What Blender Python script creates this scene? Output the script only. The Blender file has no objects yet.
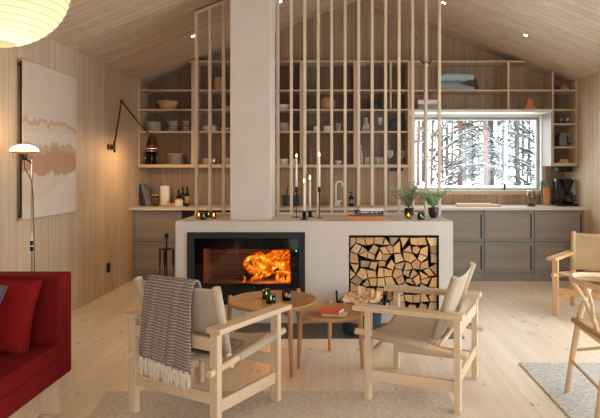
import bpy, bmesh, math, random
from mathutils import Vector, Matrix
R=random.Random(7)
sc=bpy.context.scene
COL=sc.collection
PI=math.pi
F=583.0; VX=334.0; VY=171.0; H=1.35       # focal length in pixels, vanishing point, eye height
def PX(px,Y): return (px-VX)*Y/F
def PZ(py,Y): return H-(py-VY)*Y/F
# ------------------------------------------------------------------ materials
def lin(c):
    return tuple(((v/255)/12.92 if v/255<=0.04045 else ((v/255+0.055)/1.055)**2.4) for v in c)+(1,)
class NT:
    def __init__(s,name):
        m=bpy.data.materials.new(name); m.use_nodes=True; s.m=m; s.t=m.node_tree; s.t.nodes.clear()
        s.out=s.t.nodes.new('ShaderNodeOutputMaterial')
    def n(s,t,**k):
        a=s.t.nodes.new(t)
        for q,v in k.items(): setattr(a,q,v)
        return a
    def l(s,a,b): s.t.links.new(a,b)
    def set(s,sock,v):
        if isinstance(v,bpy.types.NodeSocket): s.l(v,sock)
        else: sock.default_value=v
    def math(s,op,a,b=None,clamp=False):
        n=s.n('ShaderNodeMath',operation=op,use_clamp=clamp); s.set(n.inputs[0],a)
        if b is not None: s.set(n.inputs[1],b)
        return n.outputs[0]
    def mix(s,f,a,b,blend='MIX'):
        n=s.n('ShaderNodeMix',data_type='RGBA',blend_type=blend); s.set(n.inputs[0],f); s.set(n.inputs[6],a); s.set(n.inputs[7],b)
        return n.outputs[2]
    def noise(s,vec,scale=5,detail=3,rough=.5,dist=0):
        n=s.n('ShaderNodeTexNoise'); 
        if vec is not None: s.l(vec,n.inputs['Vector'])
        n.inputs['Scale'].default_value=scale; n.inputs['Detail'].default_value=detail
        n.inputs['Roughness'].default_value=rough; n.inputs['Distortion'].default_value=dist
        return n.outputs['Fac']
    def ramp(s,f,stops,interp='LINEAR'):
        n=s.n('ShaderNodeValToRGB'); n.color_ramp.interpolation=interp; e=n.color_ramp.elements
        while len(e)>1: e.remove(e[0])
        e[0].position=stops[0][0]; e[0].color=stops[0][1]
        for p,c in stops[1:]:
            q=e.new(p); q.color=c
        s.l(f,n.inputs[0]); return n.outputs[0]
    def coord(s,kind='Object'): return s.n('ShaderNodeTexCoord').outputs[kind]
    def mapping(s,vec,scale=(1,1,1),loc=(0,0,0),rot=(0,0,0)):
        n=s.n('ShaderNodeMapping'); s.l(vec,n.inputs[0]); n.inputs['Location'].default_value=loc
        n.inputs['Rotation'].default_value=rot; n.inputs['Scale'].default_value=scale; return n.outputs[0]
    def sep(s,v):
        n=s.n('ShaderNodeSeparateXYZ'); s.l(v,n.inputs[0]); return n.outputs
    def comb(s,x,y,z):
        n=s.n('ShaderNodeCombineXYZ'); s.set(n.inputs[0],x); s.set(n.inputs[1],y); s.set(n.inputs[2],z); return n.outputs[0]
    def pbr(s,col,rough=.5,metal=0,bump=None,bs=.2,bd=.01,spec=None,**k):
        b=s.n('ShaderNodeBsdfPrincipled'); s.set(b.inputs['Base Color'],col); s.set(b.inputs['Roughness'],rough)
        b.inputs['Metallic'].default_value=metal
        if spec is not None: b.inputs['Specular IOR Level'].default_value=spec
        for q,v in k.items(): s.set(b.inputs[q.replace('_',' ')],v)
        if bump is not None:
            u=s.n('ShaderNodeBump'); u.inputs['Strength'].default_value=bs; u.inputs['Distance'].default_value=bd
            s.l(bump,u.inputs['Height']); s.l(u.outputs[0],b.inputs['Normal'])
        s.l(b.outputs[0],s.out.inputs[0]); return s.m
def plain(name,c,rough=.5,metal=0,var=.12,nscale=30,bs=.05,spec=None):
    t=NT(name); v=t.coord(); f=t.noise(v,nscale,3)
    c0=lin(c); a=tuple(x*(1-var) for x in c0[:3])+(1,); b=tuple(min(1,x*(1+var)) for x in c0[:3])+(1,)
    return t.pbr(t.mix(f,a,b),rough,metal,bump=f,bs=bs,bd=.002,spec=spec)
AX={'X':0,'Y':1,'Z':2}
def wood(name,ca,cb,grain='Z',fine=22,rough=.55,plank=None,gap=.035,tone=.18,knot=0,gapc=None,gapm=1.0,spec=.3,stag=0):
    t=NT(name); v=t.coord(); xyz=t.sep(v); g=AX[grain]
    comp=[xyz[0],xyz[1],xyz[2]]
    if plank:
        w,ac=plank; u=t.math('DIVIDE',xyz[AX[ac]],w); idx=t.math('FLOOR',u); fr=t.math('FRACT',u)
        wn=t.n('ShaderNodeTexWhiteNoise',noise_dimensions='1D'); t.l(idx,wn.inputs['W']); rv=wn.outputs['Value']
        idx2=idx
        if stag:
            gg=t.math('ADD',t.math('DIVIDE',comp[g],stag),t.math('MULTIPLY',rv,3.7)); i2=t.math('FLOOR',gg); f2=t.math('FRACT',gg)
            wn=t.n('ShaderNodeTexWhiteNoise',noise_dimensions='2D'); t.l(t.comb(idx,i2,0),wn.inputs['Vector']); rv=wn.outputs['Value']
        comp[g]=t.math('ADD',comp[g],t.math('MULTIPLY',rv,17.0))
    s=[fine]*3; s[g]=fine*.045
    vec=t.mapping(t.comb(*comp),scale=tuple(s))
    n1=t.noise(vec,1.0,5,.6,.4)
    s2=[5.0]*3; s2[g]=.5
    n2=t.noise(t.mapping(t.comb(*comp),scale=tuple(s2)),1.0,2)
    fac=t.math('ADD',t.math('MULTIPLY',n1,.65),t.math('MULTIPLY',n2,.35))
    fac=t.ramp(fac,[(.32,(0,0,0,1)),(.68,(1,1,1,1))])
    col=t.mix(fac,lin(ca),lin(cb))
    h=n1
    if plank:
        m=t.math('ADD',1-tone,t.math('MULTIPLY',rv,tone*2))
        col=t.mix(1.0,col,t.comb(m,m,m),'MULTIPLY')
    if knot:
        s3=[9.0]*3; s3[g]=4.0
        vo=t.n('ShaderNodeTexVoronoi'); t.l(t.mapping(t.comb(*comp),scale=tuple(s3)),vo.inputs['Vector']); vo.inputs['Scale'].default_value=1.0
        k=t.ramp(vo.outputs['Distance'],[(0,(1,1,1,1)),(.05,(1,1,1,1)),(.14,(0,0,0,1))])
        pick=t.math('GREATER_THAN',t.sep(vo.outputs['Color'])[0],1-knot)
        kk=t.math('MULTIPLY',t.math('MULTIPLY',k,pick),.75)
        col=t.mix(kk,col,lin(tuple(x*.55 for x in ca)))
    if plank:
        e=t.math('MINIMUM',fr,t.math('SUBTRACT',1.0,fr))
        gm=t.math('LESS_THAN',e,gap)
        if stag:
            e2=t.math('LESS_THAN',f2,.0015*2/stag); gm=t.math('MAXIMUM',gm,e2)
        col=t.mix(t.math('MULTIPLY',gm,gapm),col,lin(gapc or tuple(x*.6 for x in ca)))
        h=t.math('SUBTRACT',t.math('MULTIPLY',n1,.15),gm)
        return t.pbr(col,rough,bump=h,bs=.35,bd=.004,spec=spec)
    return t.pbr(col,rough,bump=h,bs=.08,bd=.002,spec=spec)
def emis(name,c,st,c2=None,nscale=20):
    t=NT(name); e=t.n('ShaderNodeEmission'); e.inputs[1].default_value=st
    if c2:
        f=t.noise(t.coord(),nscale,2); t.l(t.mix(f,lin(c),lin(c2)),e.inputs[0])
    else: e.inputs[0].default_value=lin(c)
    t.l(e.outputs[0],t.out.inputs[0]); return t.m
def archglass(name,tint=(1,1,1),refl=.08):
    t=NT(name); a=t.n('ShaderNodeBsdfTransparent'); a.inputs[0].default_value=tint+(1,)
    g=t.n('ShaderNodeBsdfGlossy'); g.inputs['Roughness'].default_value=.02
    lw=t.n('ShaderNodeLayerWeight'); lw.inputs[0].default_value=.25
    f=t.math('ADD',t.math('MULTIPLY',lw.outputs['Facing'],.35),refl*.4,clamp=True)
    m=t.n('ShaderNodeMixShader'); t.l(f,m.inputs[0]); t.l(a.outputs[0],m.inputs[1]); t.l(g.outputs[0],m.inputs[2]); t.l(m.outputs[0],t.out.inputs[0]); return t.m
def fabric(name,c,c2=None,scale=260,rough=.9,bs=.3,mott=.1):
    t=NT(name); v=t.coord(); f=t.noise(v,scale,2); g=t.noise(v,7,3)
    c0=lin(c); c1=lin(c2) if c2 else tuple(x*.75 for x in c0[:3])+(1,)
    col=t.mix(f,c1,c0); k=t.math('ADD',1-mott,t.math('MULTIPLY',g,2*mott)); col=t.mix(1.0,col,t.comb(k,k,k),'MULTIPLY')
    return t.pbr(col,rough,bump=f,bs=bs,bd=.003,spec=.15)
M={}
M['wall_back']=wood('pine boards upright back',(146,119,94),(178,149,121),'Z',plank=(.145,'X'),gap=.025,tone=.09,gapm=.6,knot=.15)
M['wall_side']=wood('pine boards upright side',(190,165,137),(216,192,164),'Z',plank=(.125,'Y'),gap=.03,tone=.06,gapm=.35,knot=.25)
M['ceil']=wood('pine boards ceiling',(194,171,145),(219,198,173),'X',plank=(.11,'Y'),gap=.04,tone=.07,gapm=.45,knot=.3,stag=2.4)
M['floor']=wood('pale pine floorboards',(216,195,168),(238,222,200),'Y',fine=16,plank=(.19,'X'),gap=.010,tone=.045,gapm=.22,knot=.8,rough=.42,stag=3.1)
M['shelf']=wood('shelf pine',(192,166,136),(212,188,160),'X')
M['shelfz']=wood('shelf pine upright',(190,164,134),(210,186,158),'Z')
M['shelfback']=wood('shade brown shelf back',(112,88,68),(138,110,86),'Z',plank=(.23,'X'),gap=.02,tone=.08,gapm=.6)  # darker boards: the shade inside the shelves is put into their colour
M['slat']=wood('slat pine',(200,175,147),(220,198,172),'Z',fine=14)
M['white_panel']=plain('pale lacquer panel',(138,126,112),.5,var=.03)
M['cab']=wood('grey stained oak fronts',(132,119,106),(154,141,127),'X',fine=30,rough=.5)
M['cabframe']=wood('grey stained oak frames',(122,116,108),(142,136,127),'X',fine=30,rough=.5)
M['cabdark']=plain('shadow gap black',(34,30,28),.6)
M['worktop']=wood('pale worktop',(205,190,172),(218,204,188),'X',rough=.4)
M['edgepanel']=wood('oak end panel',(176,138,100),(198,160,122),'Z')
M['black']=plain('black metal',(22,22,23),.42,.3,var=.1)
M['blackgloss']=plain('black glass ceramic',(9,9,10),.08,0,var=.05,bs=0)
M['blackmatte']=plain('black matte',(26,26,27),.7)
M['whitepaint']=plain('white paint',(225,222,216),.45,var=.02)
M['greyframe']=plain('grey green window frame',(150,158,152),.5,var=.04)
M['chairwood']=wood('soaped ash lengthwise',(198,168,134),(220,193,161),'X',fine=30)
M['chairwoodz']=wood('soaped ash upright',(198,168,134),(220,193,161),'Z',fine=30)
M['chairwoody']=wood('soaped ash crosswise',(198,168,134),(220,193,161),'Y',fine=30)
M['oakx']=wood('golden oak',(194,148,102),(214,172,126),'X',fine=30)
M['oakz']=wood('golden oak upright',(192,146,100),(212,170,124),'Z',fine=30)
M['canvas']=fabric('natural canvas',(196,178,154),(174,156,132),scale=320)
M['canvas_tan']=fabric('tan canvas',(200,170,132),(176,146,110),scale=240)
M['red']=fabric('red wool',(128,20,21),(90,10,11),scale=300,mott=.15)
M['greyfab']=fabric('grey wool',(92,92,96),scale=260)
M['terracotta']=plain('clay',(184,142,106),.8)
M['bowlwood']=wood('turned bowl wood',(186,136,90),(210,162,116),'X',fine=40)
M['stoneware']=plain('grey stoneware',(206,196,180),.5,var=.12)
M['stoneware_d']=plain('speckled stoneware',(180,164,146),.55,var=.2)
M['porcelain']=plain('white porcelain',(224,218,208),.3,var=.04)
M['tealdark']=plain('dark teal glaze',(42,56,62),.3)
M['blueplate']=plain('slate blue glaze',(66,84,100),.3)
M['steel']=plain('brushed steel',(190,188,184),.25,1.0)
M['brass']=plain('brass',(190,140,70),.3,1.0)
M['bronze']=plain('dark bronze',(84,56,42),.4,.6)
M['wax']=plain('cream wax',(232,222,204),.5,var=.03)
M['paperwhite']=plain('book pages',(226,218,204),.8,var=.05)
M['tablex']=wood('warm oak table',(170,124,82),(194,146,102),'X',fine=26); M['tablez']=wood('warm oak table leg',(172,124,80),(194,146,100),'Z',fine=26)
M['leaf']=plain('grey green leaf',(158,178,146),.55,var=.3,nscale=60)
M['leaf2']=plain('fresh green leaf',(164,188,146),.55,var=.3,nscale=60)
M['stem']=plain('plant stem',(96,84,52),.7)
M['soil']=plain('potting soil',(48,36,28),.95)
M['green_glass']=None
def cglass(name,c,rough=0.02,tr=.9):
    t=NT(name)
    b=t.n('ShaderNodeBsdfTransparent'); b.inputs[0].default_value=lin(c)
    g=t.n('ShaderNodeBsdfGlossy'); g.inputs['Color'].default_value=(.8,.8,.8,1); g.inputs['Roughness'].default_value=.08
    lw=t.n('ShaderNodeLayerWeight'); lw.inputs[0].default_value=.35
    f=t.math('ADD',t.math('MULTIPLY',lw.outputs['Facing'],.28),.03,clamp=True)
    m=t.n('ShaderNodeMixShader'); t.l(f,m.inputs[0]); t.l(b.outputs[0],m.inputs[1]); t.l(g.outputs[0],m.inputs[2]); t.l(m.outputs[0],t.out.inputs[0]); return t.m
M['green_glass']=cglass('teal glass',(122,156,152),tr=.82)
M['dark_glass']=cglass('smoke glass',(124,134,134),tr=.8)
M['jar_glass']=cglass('jar glass',(235,236,232))
M['amber_glass']=cglass('warm clear glass',(232,206,168),tr=.85)
def clearglass():
    t=NT('clear glass'); b=t.n('ShaderNodeBsdfTransparent'); g=t.n('ShaderNodeBsdfPrincipled'); g.inputs['Base Color'].default_value=lin((236,236,232)); g.inputs['Roughness'].default_value=.06
    lw=t.n('ShaderNodeLayerWeight'); lw.inputs[0].default_value=.4
    m=t.n('ShaderNodeMixShader'); t.l(t.math('ADD',t.math('MULTIPLY',lw.outputs['Facing'],.75),.10,clamp=True),m.inputs[0]); t.l(b.outputs[0],m.inputs[1]); t.l(g.outputs[0],m.inputs[2]); t.l(m.outputs[0],t.out.inputs[0]); return t.m
M['clear_glass']=clearglass()
M['window_glass']=archglass('window glass',(.97,.985,.98))
M['flame']=emis('candle flame',(255,190,90),14)
# plaster
def plaster():
    t=NT('lime plaster'); v=t.coord(); f=t.noise(v,3.2,5,.6); g=t.noise(v,40,3)
    c=t.mix(f,lin((196,184,171)),lin((214,204,193)))
    return t.pbr(c,.8,bump=g,bs=.1,bd=.003,spec=.2)
M['plaster']=plaster()
M['slate']=plain('dark slate',(66,64,64),.35,var=.15,nscale=12)
# ------------------------------------------------------------------ mesh builder
class MB:
    def __init__(s): s.v=[]; s.f=[]; s.mi=[]; s.uv=None; s.sm=[]
    def add(s,vs,fs,mi=0,smooth=False):
        o=len(s.v); s.v+= [tuple(p) for p in vs]; s.f+=[tuple(i+o for i in f) for f in fs]; s.mi+=[mi]*len(fs); s.sm+=[smooth]*len(fs); return s
    def box(s,x0,x1,y0,y1,z0,z1,mi=0,mat=None):
        vs=[Vector((x,y,z)) for z in (z0,z1) for y in (y0,y1) for x in (x0,x1)]
        if mat is not None: vs=[mat@p for p in vs]
        return s.add(vs,[(0,2,3,1),(4,5,7,6),(0,1,5,4),(2,6,7,3),(0,4,6,2),(1,3,7,5)],mi)
    def bar(s,a,b,w,h,up=(0,0,1),mi=0,w2=None,h2=None):
        a=Vector(a); b=Vector(b); d=(b-a).normalized(); up=Vector(up)
        if abs(d.dot(up))>.99: up=Vector((1,0,0))
        sx=d.cross(up).normalized(); sy=sx.cross(d).normalized()
        vs=[]
        for p,ww,hh in ((a,w,h),(b,w2 or w,h2 or h)):
            for q,r in ((-1,-1),(1,-1),(1,1),(-1,1)): vs.append(p+sx*q*ww/2+sy*r*hh/2)
        return s.add(vs,[(3,2,1,0),(4,5,6,7),(0,1,5,4),(1,2,6,5),(2,3,7,6),(3,0,4,7)],mi)
    def tube(s,pts,r,n=10,mi=0,cap=True,smooth=True,closed=False):
        pts=[Vector(p) for p in pts]; m=len(pts); rs=r if isinstance(r,(list,tuple)) else [r]*m
        vs=[]; prev=None
        for i,p in enumerate(pts):
            if closed: d=pts[(i+1)%m]-pts[i-1]
            else: d=pts[min(i+1,m-1)]-pts[max(i-1,0)]
            d.normalize()
            if prev is None:
                u=Vector((0,0,1)) if abs(d.z)<.9 else Vector((1,0,0)); prev=(u-d*u.dot(d)).normalized()
            else:
                q=prev-d*prev.dot(d)
                if q.length>1e-6: prev=q.normalized()
            w=d.cross(prev)
            for k in range(n):
                a=2*PI*k/n; vs.append(p+(prev*math.cos(a)+w*math.sin(a))*rs[i])
        fs=[]
        for i in range(m if closed else m-1):
            j=(i+1)%m
            for k in range(n): fs.append((i*n+k,i*n+(k+1)%n,j*n+(k+1)%n,j*n+k))
        s.add(vs,fs,mi,smooth)
        if cap and not closed:
            o=len(s.v)-len(vs); s.f.append(tuple(o+k for k in reversed(range(n)))); s.f.append(tuple(o+(m-1)*n+k for k in range(n))); s.mi+=[mi]*2; s.sm+=[False]*2
        return s
    def lathe(s,prof,n=24,c=(0,0,0),mi=0,smooth=True,sx=1,sy=1,cap=True):
        vs=[]
        for r,z in prof:
            for k in range(n):
                a=2*PI*k/n; vs.append((c[0]+r*math.cos(a)*sx,c[1]+r*math.sin(a)*sy,c[2]+z))
        fs=[]
        for i in range(len(prof)-1):
            for k in range(n): fs.append((i*n+k,i*n+(k+1)%n,(i+1)*n+(k+1)%n,(i+1)*n+k))
        s.add(vs,fs,mi,smooth); o=len(s.v)-len(vs)
        if cap and prof[0][0]>1e-5: s.f.append(tuple(o+k for k in reversed(range(n)))); s.mi.append(mi); s.sm.append(False)
        if cap and prof[-1][0]>1e-5: s.f.append(tuple(o+(len(prof)-1)*n+k for k in range(n))); s.mi.append(mi); s.sm.append(False)
        return s
    def prism(s,poly,y0,y1,mi=0,axis='Y',mside=None):
        n=len(poly)
        def P(a,b,t): return (a,t,b) if axis=='Y' else ((a,b,t) if axis=='Z' else (t,a,b))
        vs=[P(a,b,y0) for a,b in poly]+[P(a,b,y1) for a,b in poly]
        s.add(vs,[tuple(range(n)),tuple(range(2*n-1,n-1,-1))],mi)
        o=len(s.v)-2*n
        for k in range(n):
            s.f.append((o+k,o+n+k,o+n+(k+1)%n,o+(k+1)%n)); s.mi.append(mi if mside is None else mside); s.sm.append(False)
        return s
    def build(s,name,mats,parent=None,loc=None,rot=None,bevel=0,sub=0,solid=0,seg=2,fixn=True):
        me=bpy.data.meshes.new(name); me.from_pydata(s.v,[],s.f)
        if not isinstance(mats,(list,tuple)): mats=[mats]
        for m in mats: me.materials.append(m)
        me.polygons.foreach_set('material_index',s.mi); me.polygons.foreach_set('use_smooth',s.sm)
        if s.uv:
            ul=me.uv_layers.new(name='UVMap')
            for lp in me.loops: ul.data[lp.index].uv=s.uv[lp.vertex_index]
        if fixn:
            bm=bmesh.new(); bm.from_mesh(me); bmesh.ops.remove_doubles(bm,verts=bm.verts,dist=1e-5) if not s.uv else None
            bmesh.ops.recalc_face_normals(bm,faces=bm.faces); bm.to_mesh(me); bm.free()
        me.update()
        o=bpy.data.objects.new(name,me); COL.objects.link(o)
        if parent is not None: o.parent=parent
        if loc is not None: o.location=loc
        if rot is not None: o.rotation_euler=rot
        if solid:
            q=o.modifiers.new('s','SOLIDIFY'); q.thickness=solid; q.offset=0
        if bevel:
            q=o.modifiers.new('b','BEVEL'); q.width=bevel; q.segments=seg; q.limit_method='ANGLE'; q.angle_limit=math.radians(40)
        if sub:
            q=o.modifiers.new('u','SUBSURF'); q.levels=sub; q.render_levels=sub
        return o
def tag(o,label,cat,group=None,kind=None):
    o['label']=label; o['category']=cat
    if group: o['group']=group
    if kind: o['kind']=kind
    return o
def thing(name,label,cat,loc=(0,0,0),rz=0,group=None):
    o=bpy.data.objects.new(name,None); COL.objects.link(o); o.location=loc; o.rotation_euler=(0,0,rz); o.empty_display_size=.1
    return tag(o,label,cat,group)
def struct(name,label,cat='room',o=None):
    if o is None:
        o=bpy.data.objects.new(name,None); COL.objects.link(o)
    o['kind']='structure'; o['label']=label; o['category']=cat; return o
def dup(root,loc,rz,label,group=None):
    r=root.copy(); COL.objects.link(r); r.location=loc; r.rotation_euler=(0,0,rz); r['label']=label
    if group: r['group']=group
    for ch in list(root.children):
        c=ch.copy(); COL.objects.link(c); c.parent=r
        for g in ch.children:
            d=g.copy(); COL.objects.link(d); d.parent=c
    return r
def B(x0,x1,y0,y1,z0,z1): return MB().box(x0,x1,y0,y1,z0,z1)
# ------------------------------------------------------------------ room shell
XL,XR,YB,YF=-2.51,3.11,7.80,-3.2
XM=.30; ZE=2.52; SL=.395; ZR=ZE+SL*(XM-XL)
def ceil(x): return ZE+SL*min(x-XL,XR-x)
struct('floor','pale pine floorboards running into the room','floor',B(XL-.15,XR+.15,YF-.1,YB+.15,-.12,0).build('floor',M['floor']))
WX0,WX1,WZ0,WZ1=PX(408,7.8),PX(545.5,7.8),PZ(194.5,7.8),PZ(112.0,7.8)
b=MB()
b.box(XL,WX0,YB,YB+.15,0,ZE); b.box(WX1,XR,YB,YB+.15,0,ZE); b.box(WX0,WX1,YB,YB+.15,0,WZ0); b.box(WX0,WX1,YB,YB+.15,WZ1,ZE)
b.prism([(XL,ZE),(XR,ZE),(XM,ZR)],YB,YB+.15)
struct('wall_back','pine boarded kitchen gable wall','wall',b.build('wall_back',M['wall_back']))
struct('wall_left','pine boarded wall with the textile and the wall lamp','wall',B(XL-.15,XL,YF,YB+.15,0,ZE+.02).build('wall_left',M['wall_side']))
RO=(.9,5.7,.06,2.28)
b=MB(); b.box(XR,XR+.15,YF,RO[0],0,ZE+.02); b.box(XR,XR+.15,RO[1],YB+.15,0,ZE+.02); b.box(XR,XR+.15,RO[0],RO[1],0,RO[2]); b.box(XR,XR+.15,RO[0],RO[1],RO[3],ZE+.02)
struct('wall_right','pine boarded wall at the right edge of the kitchen','wall',b.build('wall_right',M['wall_side']))
FO=(-1.9,2.6,.06,2.35)
b=MB(); b.box(XL,FO[0],YF-.1,YF,0,ZE); b.box(FO[1],XR,YF-.1,YF,0,ZE); b.box(FO[0],FO[1],YF-.1,YF,0,FO[2]); b.box(FO[0],FO[1],YF-.1,YF,FO[3],ZE); b.prism([(XL,ZE),(XR,ZE),(XM,ZR)],YF-.1,YF)
struct('wall_front','pine boarded wall behind the viewer','wall',b.build('wall_front',M['wall_back']))
b=MB()
t=.15
b.prism([(XL-.15,ZE-SL*.15),(XM,ZR),(XM,ZR+t),(XL-.15,ZE-SL*.15+t)],YF-.1,YB+.15)
b.prism([(XM,ZR),(XR+.15,ZE-SL*.15),(XR+.15,ZE-SL*.15+t),(XM,ZR+t)],YF-.1,YB+.15)
struct('ceiling','pitched pine board ceiling','ceiling',b.build('ceiling',M['ceil']))
# large glazing out of frame
for nm,(lab,bx) in {'window_2':('tall glazing in the right wall',('X',RO)),'window_3':('tall glazing behind the viewer',('Y',FO))}.items():
    w=struct(nm,lab,'window'); fr=MB(); ax,(a0,a1,z0,z1)=bx
    n=3
    for i in range(n+1):
        c=a0+(a1-a0)*i/n; c=min(max(c,a0+.03),a1-.03)
        if ax=='X': fr.box(XR+.03,XR+.1,c-.03,c+.03,z0,z1)
        else: fr.box(c-.03,c+.03,YF-.08,YF-.02,z0,z1)
    for c in (z0+.03,z1-.03):
        if ax=='X': fr.box(XR+.03,XR+.1,a0,a1,c-.03,c+.03)
        else: fr.box(a0,a1,YF-.08,YF-.02,c-.03,c+.03)
    fr.build('window_frame',M['whitepaint'],w)
    (B(XR+.06,XR+.066,a0,a1,z0,z1) if ax=='X' else B(a0,a1,YF-.053,YF-.047,z0,z1)).build('pane',M['window_glass'],w)
# kitchen window
w=struct('window_1','wide kitchen window onto snowy forest','window')
def ring(b,x0,x1,z0,z1,t,y0,y1,tb=None):
    tb=tb or t
    b.box(x0,x1,y0,y1,z1-t,z1); b.box(x0,x1,y0,y1,z0,z0+tb); b.box(x0,x0+t,y0,y1,z0+tb,z1-t); b.box(x1-t,x1,y0,y1,z0+tb,z1-t); return b
ring(MB(),WX0,WX1,WZ0,WZ1,.045,YB-.012,YB+.03).build('casing',M['shelf'],w)
ring(MB(),WX0+.045,WX1-.045,WZ0+.045,WZ1-.045,.018,YB-.02,YB+.09).build('reveal',M['whitepaint'],w)
i0,i1,j0,j1=WX0+.063,WX1-.063,WZ0+.063,WZ1-.063
ring(MB(),i0,i1,j0,j1,.030,YB+.05,YB+.11,tb=.014).build('window_frame',M['greyframe'],w,bevel=.004)
ring(MB(),i0+.03,i1-.03,j0+.014,j1-.03,.012,YB+.065,YB+.1).build('sash',M['whitepaint'],w)
B(i0+.03,i1-.03,YB+.08,YB+.086,j0+.014,j1-.03).build('pane',M['window_glass'],w)
hx=PX(504,7.85)
MB().box(hx-.022,hx+.022,YB+.02,YB+.05,PZ(195,7.85),PZ(192,7.85)).box(hx-.013,hx+.013,YB+.015,YB+.035,PZ(192,7.85),PZ(184,7.85)).build('handle',M['black'],w,bevel=.004)
# ------------------------------------------------------------------ ceiling spots
for X,lab in ((-1.594,'recessed ceiling spotlight above the left shelves'),(-.613,'recessed ceiling spotlight just right of the chimney'),(1.244,'recessed ceiling spotlight above the slats with the bird'),(2.17,'recessed ceiling spotlight above the right end shelves')):
    z=ceil(X); s=thing('ceiling_spotlight',lab,'ceiling light',(X,6.6,z-.001),0,'recessed ceiling spotlights'); a=-math.atan(SL) if X<XM else math.atan(SL)
    s.rotation_euler=(0,a,0)
    MB().lathe([(.026,-.004),(.037,-.006),(.040,0),(.026,0),(.026,-.004)],20,cap=False).build('trim_ring',M['black'],s)
    MB().lathe([(0,-.0045),(.0255,-.0045),(.0255,-.001),(0,-.001)],16).build('bulb',emis('spot bulb'+str(X),(255,236,205),9),s)
# ------------------------------------------------------------------ wall shelves
SY0,SY1=7.45,7.795
z_top,z_a,z_b,z_c,z_bot=2.762,2.391,2.142,1.861,1.434
TH=.019
def shelfbox(u,x0,x1,z,th=TH,name='shelf'): return B(x0,x1,SY0,SY1,z-th,z).build(name,M['shelf'],u,bevel=.0015,seg=1)
def upright(u,x0,x1,z0,z1,name='side_panel',m=None): return B(x0,x1,SY0-.001,SY1,z0,z1).build(name,m or M['shelfz'],u,bevel=.0015,seg=1)
bx=[PX(p,SY0) for p in (137.2,192.8,247,301.2,355.3,409.4)]
bx[0]=XL+.004
labs=['shelf unit under the sloping ceiling at the left wall, above the leaning books','shelf unit with the round wooden vase, left of the chimney','shelf unit mostly hidden behind the chimney','shelf unit with the clay ball vase, right of the chimney','shelf unit with the dark teapot and drinking glasses']
def bay(i,x0,x1):
    u=thing('wall_shelf_unit',labs[i],'shelf unit',(0,0,0),0,'pine wall shelf units')
    tl=min(z_top,ceil(x0)-.012)
    if i==0:
        upright(u,x0,x0+.02,z_bot-.04,ceil(x0)-.012); upright(u,x1-TH,x1,z_bot-.04,z_top)
        xs=XL+(z_top-ZE)/SL; shelfbox(u,xs+.03,x1-TH,z_top)
    else:
        upright(u,x0,x0+TH,z_bot-.04,z_top-TH); upright(u,x1-TH,x1,z_bot-.04,z_top-TH); shelfbox(u,x0,x1,z_top)
    a,bb=x0+TH,x1-TH
    for z in (z_a,z_b,z_c): shelfbox(u,a,bb,z)
    if i==0: MB().prism([(a,z_bot),(bb,z_bot),(bb,z_top-.02),(XL+(z_top-ZE)/SL-.01,z_top-.02),(a,ceil(a)-.02)],SY1-.006,SY1-.001).build('shaded_back_panel',M['shelfback'],u)
    else: B(a,bb,SY1-.006,SY1-.001,z_bot,z_top-TH).build('shaded_back_panel',M['shelfback'],u)  # added back, coloured for the shade in the bay
    shelfbox(u,a,bb,z_bot,.04,'bottom_board')
    if i==4:
        xm=PX(390.8,SY0); upright(u,xm-.012,xm+.012,z_a,z_top-TH,'divider'); upright(u,xm-.012,xm+.012,z_b,z_a-TH,'divider')
    return u
for i in range(5): bay(i,bx[i]+.001,bx[i+1]-.001)
u=thing('window_shelf_unit','shelf unit running above the kitchen window with the small painting','shelf unit')
x0=bx[5]+.001; x1=PX(553.6,SY0)
B(x0,PX(525,SY0),SY0,SY1,z_top-TH,z_top).build('shelf',M['shelf'],u)
shelfbox(u,x0,x1-TH,z_a); B(x0,x1-TH,SY0,SY1,z_b-.012,z_b).build('shelf',M['shelf'],u); B(x0,x1-TH,SY0,SY1,z_b-.04,z_b-.012).build('underside_panel',M['whitepaint'],u)
upright(u,x0,x0+.012,z_b,z_top-TH,'divider')
xm=PX(508.6,SY0); upright(u,xm-.014,xm+.014,z_a,z_top-TH,'divider'); upright(u,xm-.014,xm+.014,z_b,z_a-TH,'divider')
u=thing('corner_shelf_tower','narrow shelf tower in the right corner holding the toaster','shelf unit')
x1b=XR-.004; x0=x1-TH+.002
upright(u,x0,x0+TH,z_bot-.02,ceil(x0+TH)-.014); upright(u,x1b-TH,x1b,z_bot-.02,ceil(x1b)-.014)
B(x0-.012,x0-.0005,SY0+.004,SY1,z_bot-.02,z_b-.042).build('side_cladding',M['white_panel'],u)
for z in (z_a,z_b,PZ(123.4,SY0),PZ(146.6,SY0)): shelfbox(u,x0+TH,x1b-TH,z)
shelfbox(u,x0+TH,x1b-TH,z_bot+.02,.04,'bottom_board')
B(x0+TH,x1b-TH,SY1-.006,SY1-.001,z_bot+.02,ceil(x1b)-.02).build('shaded_back_panel',M['shelfback'],u)  # added here too, shade of the tower interior as brown colour
ZT1,ZT2=PZ(123.4,SY0),PZ(146.6,SY0)
TX0,TX1=x0+TH,x1b-TH
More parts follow.
